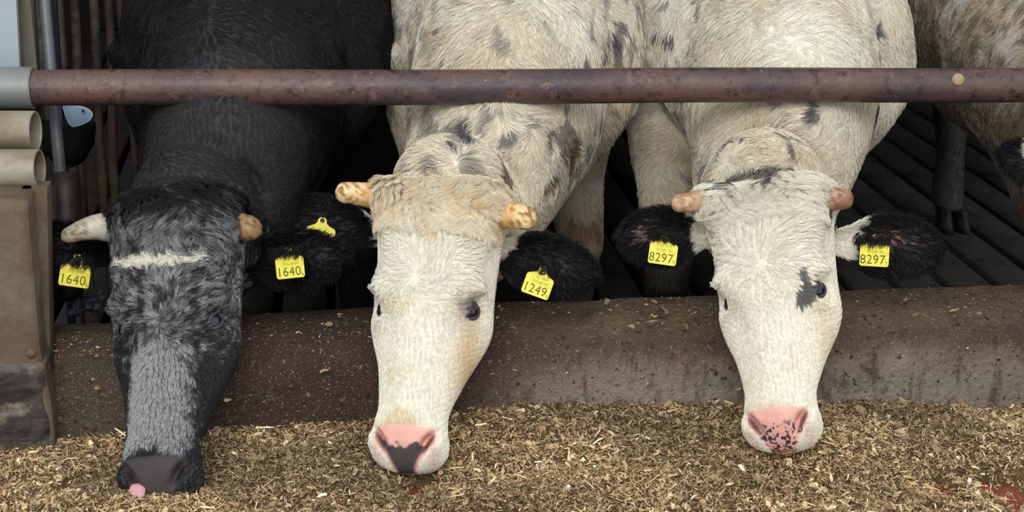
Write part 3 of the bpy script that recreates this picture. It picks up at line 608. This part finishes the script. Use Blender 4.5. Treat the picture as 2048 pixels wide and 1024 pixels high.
def ear_tag(parent, px, py, zc, rot, num, small, lines, yawt=0.0, pitch=0.0, size=1.0, button=True, lab=None, over=.017, side=0.0):
    loc = W(px, py, zc); N_ = nrm(CAM - loc); r = RT * cos(rot) - UP * sin(rot); r = nrm(r - N_ * (r @ N_))
    r = nrm(r * cos(yawt) + N_ * sin(yawt)); N_ = nrm(N_ - r * (r @ N_)); u = np.cross(N_, r)
    N_, u = nrm(N_ * cos(pitch) + u * sin(pitch)), nrm(u * cos(pitch) - N_ * sin(pitch))
    v2 = np.array(TAG_OUT); k = len(v2); rings = []
    for z, q in ((-.0012, .97), (-.0008, 1), (0.0, 1), (.0003, .975)): rings.append(np.c_[v2 * q, np.full(k, z) - .25 * np.maximum(0, np.abs(v2[:, 0]) - .02) ** 1 * .1])
    V = [tuple(p) for R_ in rings for p in R_]; f = []
    for i in range(3):
        for j in range(k): a_, b_ = i * k + j, i * k + (j + 1) % k; f.append((a_, b_, b_ + k, a_ + k))
    f.append(tuple(range(k))[::-1]); f.append(tuple(3 * k + j for j in range(k)))
    me = bpy.data.meshes.new('ear_tag'); me.from_pydata(V, [], f); me.materials.append(M_TAG)
    o = bpy.data.objects.new('ear_tag', me); COL.objects.link(o)
    M_ = Matrix(((r[0], u[0], N_[0], loc[0]), (r[1], u[1], N_[1], loc[1]), (r[2], u[2], N_[2], loc[2]), (0, 0, 0, 1))) @ Matrix.Scale(size, 4)
    o.parent = parent; o.matrix_parent_inverse = parent.matrix_world.inverted(); o.matrix_world = M_
    if num:
        text_mesh(num, .0262, .90, (-.0030, -.0170, .0004), M_INK, 'printed_number', o, off=.0000)
        text_mesh(small, .010, .85, (.0245, -.0235, .0004), M_INK, 'small_digit', o)
        text_mesh(lines[0], .0080, .85, (.004, .0085, .0004), M_INK2, 'printed_line', o); text_mesh(lines[1], .0085, .80, (.003, -.0005, .0004), M_INK2, 'printed_line', o)
    if button:
        bm = bmesh.new(); bmesh.ops.create_cone(bm, cap_ends=True, segments=20, radius1=.0048, radius2=.0035, depth=.004)
        for v in bm.verts: v.co += Vector((0, .0275, .0025))
        me = bpy.data.meshes.new('rivet'); bm.to_mesh(me); bm.free(); rb = bpy.data.objects.new('rivet', me); COL.objects.link(rb); me.materials.append(M_DARKM); rb.parent = o
    if over:
        g = np.random.default_rng(int(px)); n = 260; k = 6; q = np.empty((n, k, 3)); x0 = (g.random(n) * 2 - 1) * .034; y0 = .019 + .017 * g.random(n); L_ = over * (.5 + .8 * g.random(n)); an = .55 * side + (g.random(n) - .5) * .7
        for i in range(k):
            t_ = i / (k - 1); q[:, i] = loc + np.outer(x0 + L_ * t_ * np.sin(an) + .002 * np.sin(t_ * 5 + x0 * 300), r) + np.outer(y0 - L_ * t_ * np.cos(an), u) + np.outer(-.004 + .022 * t_ * (1.25 - t_) + .002 * g.random(n), N_)
        hc = bpy.data.hair_curves.new('overhanging_hair'); hc.add_curves([k] * n); hc.points.foreach_set('position', q.astype(np.float32).ravel())
        ra = hc.attributes.get('radius') or hc.attributes.new('radius', 'FLOAT', 'POINT'); ra.data.foreach_set('value', np.tile(np.array([.0005, .0005, .00045, .0004, .0003, .0001], np.float32), n))
        ca = hc.attributes.new('col', 'FLOAT_COLOR', 'CURVE'); ca.data.foreach_set('color', np.tile(np.array([.008, .008, .010, 1], np.float32), n)); hc.materials.append(M_FURD)
        oh = bpy.data.objects.new('overhanging_hair', hc); COL.objects.link(oh); oh.parent = parent; oh.matrix_parent_inverse = parent.matrix_world.inverted(); oh['kind'] = 'stuff'
    if lab: o['label'] = lab
    return o
def hoof(x, y, parent, sc=1.0, first=[None]):
    if first[0] is None:
        vs, fs = [], []
        for sg in (-1, 1):
            rings = []
            for z, sc, sh in ((0, 1.0, -.012), (.02, .95, -.006), (.045, .82, .004), (.062, .70, .010)):
                th = np.linspace(0, 2 * pi, 18, endpoint=False)
                rings.append([(sg * .024 + .021 * sc * cos(a_), sh + .05 * sc * sin(a_) * (1 if sin(a_) < 0 else .7), z) for a_ in th])
            v, f = loft_vf(rings); o_ = len(vs); vs += v; fs += [tuple(i + o_ for i in q) for q in f]
        first[0] = raw('hoof', vs, fs, M_HOOF, parent); ob = first[0]
    else:
        ob = first[0].copy(); COL.objects.link(ob); ob.parent = parent
    ob.matrix_parent_inverse = parent.matrix_world.inverted(); ob.location = (x, y, 0)
    if sc != 1: ob.scale = (sc,) * 3
    return ob

def patch(P, specs):
    """ragged patches: list of (centre, (rx,ry,rz) or r)"""
    m = np.zeros(len(P)); nz = (fbm(P * [1, .5, .5], 55, 11) - .5) * 2.4
    for c, r in specs:
        d = np.sqrt((((P - c) / np.array(r)) ** 2).sum(1)) if np.ndim(r) else np.linalg.norm(P - c, axis=1) / r
        m = np.maximum(m, sstep(1.12, .82, d + nz))
    return m
mix = lambda a, b, k: a * (1 - k[:, None]) + b * k[:, None]

def make_cow(spec, label, seed):
    H = spec['H']; me, hooves = build_body(spec); V = sculpt(me, H); me.shade_smooth()
    base = Vector((spec['cx'], 3.7, 0))
    col = spec['skin'](V); a = me.color_attributes.new('col', 'FLOAT_COLOR', 'POINT'); a.data.foreach_set('color', np.c_[np.clip(col, 0, 1), np.ones(len(V))].astype(np.float32).ravel())
    me.transform(Matrix.Translation(-base)); me.materials.clear(); me.materials.append(M_HIDE); me.name = 'cow'
    cow = bpy.data.objects.new('cow', me); COL.objects.link(cow); cow.location = base; cow.matrix_world = Matrix.Translation(base)
    tagp(cow, label, 'cow', group='cattle feeding under the rail')
    for (x_, y_) in hooves: hoof(x_, y_, cow, 1.3 if ('hl' in spec and y_ > 4.5) else 1.0)
    me.transform(Matrix.Translation(base)); V, T = get_np(me); me.transform(Matrix.Translation(-base))
    x, v, s = to_l(H, V); ax = np.abs(x)
    inhead = sstep(-.12, -.04, s) * (v > -.28) * (ax < .2); onhead = (inhead > .5)
    wh = spec['whorl']; tuft = spec.get('tuft', 1.0)
    def fnh(R, Nn, g):
        x, v, s = to_l(H, R); n = len(R); ln = H['len']
        dx, ds = x - wh[0], (s - wh[1]) * ln; rr = np.sqrt(dx * dx + ds * ds) + 1e-4
        sp = .35
        D = np.outer((dx + sp * ds * np.exp(-rr * 14)) / rr, H['l']) + np.outer((ds - sp * dx * np.exp(-rr * 14)) / rr, H['L'])
        k = sstep(wh[1] + .05, wh[1] + .25, s)[:, None]; D = D * (1 - k) + (H['L'] + np.outer(x * 2.2, H['l'])) * k
        top = sstep(wh[1] - .12, wh[1] - .26, s)[:, None] * tuft; D = D * (1 - top) + (H['L'] * .9 + np.outer(x * 5.5 + .0, H['l']) + np.outer(0 * x, H['n'])) * top
        sw = (np.stack([vn(R, 26, 5), vn(R, 26, 6), vn(R, 26, 7)], -1) - .5)
        D = D + sw * (.35 + .45 * top); D = D + (g.random((n, 3)) - .5) * .09
        ln_ = spec['fl'] * np.interp(s, [-.1, 0, .12, .2, .3, .42, .6, .8, .95], [.045, .050, .046, .034, .021, .013, .010, .008, .005]) * (.65 + .6 * g.random(n)) * (1 - .6 * sstep(-.03, -.08, v) * sstep(.02, .12, s)) * (1 - .65 * sstep(.095, .13, np.abs(x)))
        lift = np.interp(s, [0, .15, .3, .6], [.55, .45, .34, .24]) * (.7 + .6 * g.random(n))
        c = spec['fur'](R, g)
        return dict(dir=D, len=ln_, lift=lift, rad=np.interp(s, [0, .3, .6, 1], [.00040, .00038, .00038, .00032]), col=c, clump=np.interp(s, [0, .2, .5, 1], [.70, .66, .55, .3]), cell=.010, wave=np.interp(s, [0, .15, .3, .6], [.34, .30, .20, .08]))
    def fnb(R, Nn, g):
        n = len(R); D = np.array([0, .25, -1.0]) + np.stack([(vn(R, 8, 5) - .5) * 3.2, (vn(R, 9, 6) - .5) * 1.0, (vn(R, 9, 7) - .5) * 1.6], -1) + np.stack([(vn(R, 30, 1) - .5), 0 * R[:, 0], (vn(R, 30, 2) - .5)], -1) * .9 + (g.random((n, 3)) - .5) * .12
        x, v, s = to_l(H, R); legm = sstep(.55, .45, R[:, 2]) * (R[:, 1] > 3.1)
        D = D * (1 - legm[:, None]) + (np.array([0, 0.1, -1]) + (g.random((n, 3)) - .5) * .3) * legm[:, None]
        nk = sstep(3.25, 3.1, R[:, 1]); ln_ = ((spec['bl'] * (1 - nk) + spec.get('nbl', spec['bl'] * .85) * nk) * (1 - legm) + .014 * legm) * (.6 + .7 * g.random(n)) * (.75 + .5 * vn(R, 12, 9))
        return dict(dir=D, len=ln_, lift=.24 + .18 * g.random(n), rad=.00050 * np.ones(n), col=spec['fur'](R, g), clump=.60 * np.ones(n), cell=.012, wave=.13 * np.ones(n))
    cen = V[T].mean(1); hx, hv, hs = to_l(H, cen)
    hmask = (hs > -.06) & (hv > -.26) & (np.abs(hx) < .19)
    nosem = hmask & (hs > .882) & (hv > -.105) & (np.abs(hx) + .75 * np.maximum(0, (hs - .925) * H['len']) < .056) 
    eyem = np.zeros(len(T), bool)
    for sg in (-1, 1):
        c = to_w(H, [sg * (H['ex'] - .019) * H['w']], [EV - .015], [H['es']])[0]; eyem |= np.linalg.norm(cen - c, axis=1) < .0258
    Tn = nrm(np.cross(V[T[:, 1]] - V[T[:, 0]], V[T[:, 2]] - V[T[:, 0]])); facing = sstep(.9, .1, Tn[:, 1])     # the tail side is left bald
    w1 = hmask * (~nosem) * (~eyem) * (.15 + .85 * sstep(-.22, -.1, hv)) * (1 + .5 * (hs < .2))
    w2 = (~hmask) * (cen[:, 1] < 4.3) * facing * (cen[:, 2] > .12) * (cen[:, 2] < 1.22) * sstep(4.4, 3.7, cen[:, 1])
    if 'hl' in spec: w2 = w2 + .4 * (cen[:, 1] > 4.6) * (cen[:, 2] < .62) * (cen[:, 2] > .06) * facing
    fm = M_FURD if spec['dark'] else M_FUR
    grow('face_hair', V, T, w1 + 1e-12, spec['nh'], fnh, cow, fm, seed)
    grow('body_hair', V, T, w2 + 1e-12, spec['nb'], fnb, cow, fm, seed + 1)
    for sg in (-1, 1): eye(H, sg, cow, spec.get('palelid', False))
    return cow

WHITE = srgb(241, 238, 222); CREAM = srgb(232, 222, 200); TAN = srgb(206, 182, 148); BLK = np.array([.010, .010, .013]); GREY = srgb(120, 124, 130)
PINK = srgb(226, 172, 158)
# ---- first: black roan
H1 = make_head(W(338, 372, 2.85), W(289, 980, 2.585), radians(22), 1.0, .096, .445)
H1['eo'] = .66; H1['l'] = H1['l']
def roan1(P):
    x, v, s = to_l(H1, P); h = (s > -.05) * (v > -.3) * (np.abs(x) < .2)
    r = .40 * h * (1 - .5 * sstep(.13, .0, s))
    r = r + h * .62 * np.exp(-((x + .004) / .048) ** 4) * sstep(.46, .70, s) * sstep(.90, .85, s)
    r = r * (1 - h * .95 * sstep(.835, .915, s + (vn(P, 50, 4) - .5) * .06 - 6 * x * x)) * (1 - .60 * h * sstep(.050, .075, np.abs(x)) * sstep(.42, .60, s))
    neck = (~(h > 0)) & (P[:, 1] < 3.06); r = np.where(neck, .20, r); r = np.where((~(h > 0)) & (P[:, 1] >= 3.06), .05, r)
    w = h * sstep(1.15, .75, np.sqrt(((x + .004) / .066) ** 2 + ((s - .262 + 4 * x * x) / .044) ** 2) + (vn(P, 70, 2) - .5) * .9)
    return r, w
def skin1(P):
    r, w = roan1(P); x, v, s = to_l(H1, P); c = mix(np.tile(BLK, (len(P), 1)), np.tile(GREY * .5, (len(P), 1)), np.clip(r, 0, 1) * .6)
    nm = sstep(.87, .91, s) * (v > -.11) * (np.abs(x) < .08); c = mix(c, np.tile(np.array([.05, .042, .042]), (len(P), 1)), nm); cur = (np.abs(x) - .047) + .60 * ((s - .930) * H1['len']); c = mix(c, np.zeros((len(P), 3)), nm * np.exp(-(cur / .008) ** 2 - (((s - .932) * H1['len']) / .02) ** 4))
    return mix(c, np.tile(WHITE * .7, (len(P), 1)), w)
def fur1(P, g):
    n = len(P); r, w = roan1(P); u = g.random(n); cl = vn(P, 120, 8); cl2 = vn(P, 60, 18)
    hh_ = (to_l(H1, P)[2] > -.05) * (to_l(H1, P)[1] > -.3) * (np.abs(to_l(H1, P)[0]) < .2)
    q = hh_ * np.clip((r * 1.25 - (u * .25 + cl * .45 + cl2 * .3)) * 3.2 + .35 * (r > .1), 0, 1)
    cb = np.array([.010, .010, .012]) * (.6 + .9 * g.random((n, 1))) + (r * np.where(hh_, .03, .10) * (.6 + .8 * fbm(P, 10, 3)))[:, None]; cg = srgb(166, 168, 170) * (.60 + .50 * g.random((n, 1)))
    c = cb * (1 - q[:, None]) + cg * q[:, None]; return np.where((g.random(n) < w)[:, None], WHITE * (.75 + .25 * g.random((n, 1))), c)
spec1 = dict(boss=[(W(222, 461, 2.895), -1), (W(448, 453, 2.90), 1)], H=H1, cx=-.142, neck=(-.225, 3.0, .676), nw=.98, fore=[(-.30, 3.55, -.33, -.30), (.08, 3.66, .03, .09)], hind=[(-.32, 0, -.30, 5.15), (.05, 0, .06, 5.3)],
    skin=skin1, fur=fur1, whorl=(.0, .46), fl=1.0, bl=.030, nh=120000, nb=150000, dark=True, tuft=1.0, tw=1.05, nbl=.014)
cow1 = make_cow(spec1, 'dark grey roan cow with a white forehead patch, leftmost of the feeding cattle', 11)
# ---- second: cream white, whorled forehead
H2 = make_head(W(876, 354, 2.90), W(790, 910, 2.68), radians(18), .98, .097, .455)
def pw(px_, py_, zc): return W(px_, py_, zc)
P2 = [(pw(985, 78, 3.42), (.06, .2, .022)), (pw(1085, 100, 3.40), (.11, .2, .03)), (pw(880, 62, 3.42), (.02, .2, .03)), (pw(1110, 245, 3.25), (.035, .2, .05)), (pw(925, 265, 3.05), (.02, .1, .03)), (pw(1020, 262, 3.1), (.03, .12, .012)), (pw(1240, 90, 3.45), (.02, .2, .05))]
D2 = [(pw(998, 350, 3.02), (.018, .08, .035)), (pw(1135, 290, 3.25), (.035, .12, .035)), (pw(1090, 345, 3.2), (.03, .12, .02)), (pw(1160, 470, 3.8), (.06, .1, .035))]
def lay2(P):
    x, v, s = to_l(H2, P); h = ((s > -.05) & (v > -.3) & (np.abs(x) < .2)).astype(float); return x, v, s, h
def noseblend(P, H, c, x, v, s, h, lower, specks):
    nm = h * sstep(.872, .890, s + (vn(P, 60, 3) - .5) * .01 - 1.5 * x * x) * sstep(-.115, -.10, v) * sstep(.062, .054, np.abs(x) + .75 * np.maximum(0, (s - .925) * H['len'])); c = mix(c, np.tile(PINK, (len(P), 1)) * (.9 + .25 * vn(P, 70, 3))[:, None], nm)
    sidek = h * np.exp(-((np.abs(x) - .054) / .010) ** 2) * sstep(.89, .92, s); c = mix(c, np.tile(srgb(204, 120, 112), (len(P), 1)), sidek * .6)
    if lower: c = mix(c, np.tile(srgb(74, 68, 68), (len(P), 1)), h * sstep(.948, .956, s + (vn(P, 110, 2) - .5) * .03 + 9 * x * x) * sstep(-.112, -.10, v) * sstep(.050, .042, np.abs(x) + .65 * np.maximum(0, (s - .93) * H['len'])))
    if specks: c = mix(c, np.tile(srgb(58, 48, 54), (len(P), 1)), nm * sstep(.68, .72, vn(P, 240, 5) + .14 * sstep(.94, .99, s)) * sstep(.925, .95, s))
    cur = (np.abs(x) / H['w'] - .047) + .60 * ((s - .930) * H['len']); c = mix(c, np.tile(srgb(60, 34, 36), (len(P), 1)), h * np.exp(-(cur / .0062) ** 2 - ((v + .046) / .035) ** 4 - (((s - .932) * H['len']) / .018) ** 4) * .95)
    return c
def base2(P):
    x, v, s, h = lay2(P); n = len(P); c = np.tile(WHITE, (n, 1)); c = mix(c, np.tile(CREAM, (n, 1)), (1 - h) * sstep(.3, .65, fbm(P, 5, 3)))
    c = mix(c, np.tile(TAN, (n, 1)), (1 - h) * .35 * sstep(.5, .72, fbm(P, 8, 6))); c = mix(c, np.tile(srgb(236, 212, 168), (n, 1)), h * sstep(.30, .10, s + (vn(P * [1, .6, .3], 70, 2) - .5) * .22) * (.2 + .75 * vn(P * [1, .3, .3], 110, 33)))
    c = mix(c, np.tile(srgb(222, 200, 150), (n, 1)), h * sstep(.55, .7, fbm(P, 12, 8)) * .5 * sstep(.3, .6, s)); c = mix(c, np.tile(srgb(198, 160, 104), (n, 1)), h * np.exp(-((x - .088) / .022) ** 2 - ((s - .62) / .16) ** 2) * .75)
    k = patch(P, P2) * (1 - h); fl = (1 - h) * sstep(.56, .64, fbm(P * [1, .4, .5] + .012 * fbm(P, 40, 2)[:, None], 42, 14)) * .60 * sstep(.46, .62, fbm(P, 6, 5) + .12 * (P[:, 2] > .86)); c = mix(c, np.tile(srgb(86, 86, 92), (n, 1)), np.clip(k * .75 + fl, 0, 1))
    c = mix(c, np.tile(srgb(112, 84, 56), (n, 1)), patch(P, D2) * (1 - h) * .85)
    leg = (P[:, 1] > 3.2) * sstep(.62, .42, P[:, 2]); c = mix(c, np.tile(srgb(158, 132, 100), (n, 1)), leg * .75); c = mix(c, np.tile(srgb(60, 46, 34), (n, 1)), (P[:, 1] > 3.2) * sstep(.42, .34, P[:, 2]) * .9)
    c = mix(c, np.tile(srgb(120, 104, 84), (n, 1)), (1 - h) * sstep(.24, .30, P[:, 0] - spec2_cx) * sstep(.45, .6, fbm(P, 45, 9)) * .7)
    e = np.exp(-(((x - .085) / .022) ** 2 + ((s - .455) / .035) ** 2 + ((v + .02) / .05) ** 2)) ; c = mix(c, np.tile(srgb(120, 116, 122), (n, 1)), h * e * sstep(.25, .5, vn(P, 90, 4)) * .9)
    return c, x, v, s, h
spec2_cx = .495
def skin2(P):
    c, x, v, s, h = base2(P); return noseblend(P, H2, c * .93, x, v, s, h, True, False)
def fur2(P, g):
    c, x, v, s, h = base2(P); n = len(P); return np.clip(c * (.72 + .25 * g.random((n, 1)) + .20 * vn(P, 150, 21)[:, None]), 0, 1)
spec2 = dict(boss=[(W(760, 393, 2.94), -1), (W(1000, 431, 2.91), 1)], H=H2, tw=1.0, cx=.495, neck=(.30, 3.0, .692), fore=[(.66, 3.62, .62, .66), (.30, 3.60, .30, .30)], hind=[(.62, 0, .78, 4.95), (.30, 0, .33, 5.2)],
    skin=skin2, fur=fur2, whorl=(-.012, .385), fl=1.0, bl=.032, nh=130000, nb=200000, dark=False, palelid=False)
cow2 = make_cow(spec2, 'cream white cow with a tan forelock and a forehead whorl, tag 1249', 22)
# ---- third: white with black ears
H3 = make_head(W(1520, 356, 2.92), W(1546, 870, 2.71), radians(14), .97, .096, .435)
P3 = [(pw(1735, 70, 3.5), (.045, .25, .022)), (pw(1490, 120, 3.4), (.012, .2, .035)), (pw(1340, 88, 3.5), (.025, .2, .012)), (pw(1650, 125, 3.35), (.05, .2, .015)), (pw(1585, 240, 3.05), (.03, .12, .025)), (pw(1640, 240, 3.1), (.015, .12, .03)), (pw(1760, 240, 3.35), (.02, .2, .035)), (pw(1450, 265, 3.1), (.012, .1, .01))]
S3 = [(to_w(H3, [.118], [-.04], [.13])[0], (.02, .03, .035)), (to_w(H3, [.082], [-.015], [.475])[0], (.018, .05, .024)), (to_w(H3, [.070], [-.01], [.455])[0], (.010, .05, .030)), (to_w(H3, [.074], [-.01], [.505])[0], (.018, .05, .020))]
def base3(P):
    x, v, s = to_l(H3, P); h = ((s > -.05) & (v > -.3) & (np.abs(x) < .2)).astype(float); n = len(P)
    c = np.tile(WHITE, (n, 1)); c = mix(c, np.tile(CREAM, (n, 1)), (1 - h) * sstep(.35, .7, fbm(P, 5, 2))); c = mix(c, np.tile(TAN, (n, 1)), (1 - h) * .32 * sstep(.52, .74, fbm(P, 8, 9)))
    c = mix(c, np.tile(CREAM, (n, 1)), h * sstep(.5, .72, fbm(P, 14, 8)) * .35)
    c = mix(c, np.tile(srgb(210, 184, 140), (n, 1)), h * np.exp(-((x - .095) / .022) ** 2 - ((s - .6) / .15) ** 2) * .5)
    fl = (1 - h) * sstep(.58, .66, fbm(P * [1, .4, .5] + .012 * fbm(P, 40, 2)[:, None], 42, 19)) * .75 * sstep(.5, .62, fbm(P, 6, 15)); k = patch(P, P3) * (1 - h) * .9; k = np.clip(k + fl, 0, 1)
    c = mix(c, np.tile(srgb(80, 80, 88), (n, 1)), k); c = mix(c, np.tile(srgb(70, 72, 82), (n, 1)), patch(P, S3) * h * .88); c = mix(c, np.tile(srgb(40, 42, 48), (n, 1)), (s < .12) * sstep(-.085, -.05, s) * (v > -.10) * (np.abs(x) < .2) * sstep(.012, -.016, s + (vn(P * [1, .15, .15], 190, 31) - .5) * .12 + 3.5 * np.maximum(0, np.abs(x + .015) - .05)) * .9)
    leg = (P[:, 1] > 3.12) * sstep(.60, .44, P[:, 2]); c = mix(c, np.tile(srgb(120, 98, 74), (n, 1)), leg * .85); c = mix(c, np.tile(srgb(30, 26, 22), (n, 1)), (P[:, 1] > 3.12) * sstep(.50, .43, P[:, 2]) * .95)
    return c, x, v, s, h
def skin3(P):
    c, x, v, s, h = base3(P); return noseblend(P, H3, c * .93, x, v, s, h, False, True)
def fur3(P, g):
    c, x, v, s, h = base3(P); return np.clip(c * (.72 + .25 * g.random((len(P), 1)) + .20 * vn(P, 150, 21)[:, None]), 0, 1)
spec3 = dict(boss=[(W(1414, 404, 2.935), -1), (W(1640, 397, 2.91), 1)], H=H3, tw=1.13, cx=1.135, neck=(.945, 3.0, .692), fore=[(.83, 3.36, .90, .83), (1.28, 3.72, 1.28, 1.28)], hind=[(.95, 0, .98, 5.2), (1.27, 0, 1.27, 5.3)],
    skin=skin3, fur=fur3, whorl=(-.004, .35), fl=.95, bl=.030, nh=130000, nb=200000, dark=False, palelid=False, tuft=1.0)
cow3 = make_cow(spec3, 'white cow with black ears and a pink speckled nose, tags 8297', 33)
# ---- fourth: at the right edge, head out of the frame
H4 = make_head(W(2235, 330, 2.98), W(2250, 900, 2.74), radians(10), 1.0)
def base4(P):
    n = len(P); c = np.tile(srgb(196, 182, 158), (n, 1)); c = mix(c, np.tile(srgb(224, 220, 212), (n, 1)), sstep(.5, .7, fbm(P, 7, 3))); c = mix(c, np.tile(srgb(120, 104, 86), (n, 1)), sstep(.52, .64, fbm(P, 40, 4)) * .7)
    leg = (P[:, 1] > 3.1) * sstep(.62, .50, P[:, 2]); c = mix(c, np.tile(srgb(150, 112, 78), (n, 1)), leg * .8)
    c = mix(c, np.tile(srgb(110, 92, 68), (n, 1)), sstep(1.85, 1.75, P[:, 0]) * sstep(1.0, .8, P[:, 2]) * .6); return mix(c, np.tile(srgb(84, 82, 80), (n, 1)), sstep(4.5, 4.7, P[:, 1]))
spec4 = dict(boss=[], H=H4, cx=1.93, yaw=.16, dy=.05, neck=(1.72, 3.02, .715), fore=[(1.86, 3.40, 1.86, 1.87), (2.16, 3.6, 2.14, 2.16)], hind=[(2.20, 0, 2.225, 4.92), (2.8, 0, 2.85, 5.2)], hl=1.3,
    skin=base4, fur=lambda P, g: np.clip(base4(P) * (.7 + .5 * g.random((len(P), 1))), 0, 1), whorl=(0, .4), fl=1, bl=.022, nh=45000, nb=90000, dark=False)
cow4 = make_cow(spec4, 'dirty greyish brown cow standing at the right edge, head out of view', 44)

# ---- horns
bone = (srgb(196, 190, 172), srgb(170, 160, 136), srgb(110, 96, 76)); orange = (srgb(222, 170, 104), srgb(230, 206, 152), srgb(150, 106, 56)); brown = (srgb(184, 144, 112), srgb(164, 124, 88), srgb(200, 172, 140)); dk = (srgb(160, 140, 104), srgb(150, 122, 80), srgb(84, 62, 40))
horn(W(240, 455, 2.90), W(122, 479, 2.86), .034, .0130, cow1, (0, -.005, .012), bone, .15, 'long pale grey horn')
horn(W(425, 455, 2.92), W(520, 462, 2.84), .034, .0215, cow1, (0, -.01, .010), dk, .9, 'short stubby horn with flaking tip')
horn(W(775, 398, 2.96), W(671, 383, 2.90), .029, .0185, cow2, (0, -.005, .004), orange, .45)
horn(W(985, 425, 2.93), W(1069, 441, 2.86), .031, .0205, cow2, (0, -.005, .003), orange, .8)
horn(W(1430, 404, 2.95), W(1344, 408, 2.90), .026, .0160, cow3, (0, -.004, .003), brown, .3)
horn(W(1622, 396, 2.93), W(1706, 400, 2.87), .034, .0150, cow3, (0, -.006, .002), (srgb(150, 100, 72), srgb(140, 100, 74), srgb(176, 150, 120)), .4)
# ---- ears
EB = np.array([.010, .010, .013])
def earcol(pinkc=(.1, .06, .06), pk=.7, basewhite=0.0, s0=.2, t0=.5):
    def f(t, s, front, P):
        c = np.tile(EB, (len(t), 1)); k = front * np.exp(-((t - t0) / .17) ** 2 - ((s - s0) / .33) ** 2) * sstep(.35, .6, fbm(P, 40, 3)) * pk; c = mix(c, np.tile(np.array(pinkc), (len(t), 1)), np.clip(k * 1.5, 0, 1))
        if basewhite: c = mix(c, np.tile(WHITE * .9, (len(t), 1)), sstep(basewhite, basewhite - .1, t + (vn(P, 60, 2) - .5) * .12 - .10 * s))
        return c
    return f
pinkish = srgb(150, 120, 122)
ear('ear', W(225, 505, 2.98), W(42, 486, 2.90), .098, cow1, colfn=earcol(pinkish, .8, 0, .35, .6), seed=51, face=CAM - W(130, 500, 2.9) + np.array([-.2, 0, .3]), droop=.0, furlen=.020)
ear('ear', W(485, 512, 3.00), W(690, 520, 2.92), .110, cow1, colfn=earcol(srgb(70, 66, 70), .6, 0, .3, .6), seed=52, face=CAM - W(600, 500, 2.9) + np.array([.2, 0, .2]), furlen=.022)
ear('ear', W(762, 468, 3.06), W(548, 428, 3.16), .115, cow2, colfn=earcol(srgb(60, 56, 60), .5, 0.12, .2, .5), seed=53, face=CAM - W(640, 450, 3.) + np.array([-.3, 0, .5]), furlen=.022)
ear('ear', W(985, 500, 2.98), W(1192, 552, 2.94), .115, cow2, colfn=earcol(srgb(90, 78, 76), .7, .15, .3, .55), seed=54, face=CAM - W(1090, 520, 2.9) + np.array([.2, 0, .3]), furlen=.022)
ear('ear', W(1425, 470, 2.99), W(1236, 462, 3.0), .108, cow3, colfn=earcol(srgb(150, 112, 112), .9, .22, .1, .68), seed=55, face=CAM - W(1310, 480, 2.9) + np.array([-.2, 0, .2]), furlen=.020, droop=.012)
ear('ear', W(1672, 482, 2.97), W(1884, 492, 2.96), .118, cow3, colfn=earcol(srgb(140, 104, 92), .9, .25, .15, .58), seed=56, face=CAM - W(1790, 490, 2.9) + np.array([.2, 0, .2]), furlen=.020)
ear('ear', W(2175, 350, 3.0), W(2004, 306, 2.99), .085, cow4, colfn=earcol(srgb(200, 200, 200), .9, .70, -.9, .35), seed=57, furlen=.022, nfur=6000)
# ---- tags
ear_tag(cow1, 151, 543, 2.86, radians(8), '1640', '6', ('NL 9884', '010140060'), yawt=radians(-8), size=.98, side=-.6)
ear_tag(cow1, 579, 527, 2.885, radians(-6), '1640', '6', ('NL 9884', '010140060'), yawt=radians(12), size=.95, side=-1.2)
ear_tag(cow2, 641, 468, 3.00, radians(8), None, None, None, size=1.0, over=0, lab='back half of a yellow ear tag')
ear_tag(cow2, 1078, 564, 2.87, radians(20), '1249', '5', ('NL 5844', '010180180'), size=.94, over=.006, side=-1)
ear_tag(cow3, 1327, 500, 2.90, radians(8), '8297', '7', ('NL 5722', '011691161'), size=.94, over=.009, side=.8)
ear_tag(cow3, 1749, 503, 2.89, radians(3), '8297', '7', ('NL 5722', '011691161'), size=.96, yawt=radians(8), side=-1.0)
# pink tongue tip of the black cow
tg = spline([W(276, 970, 2.64), W(273, 988, 2.625), W(270, 1004, 2.615)], 8)
v, f = tube_vf(tg, np.c_[[.013, .014, .015, .015, .0145, .013, .010, .005], [.005] * 8], 16, lat=RT); raw('tongue', v, f, mat('tongue', rgb=srgb(206, 150, 158), rough=.35, bump=(200, .3, .001)), cow1)
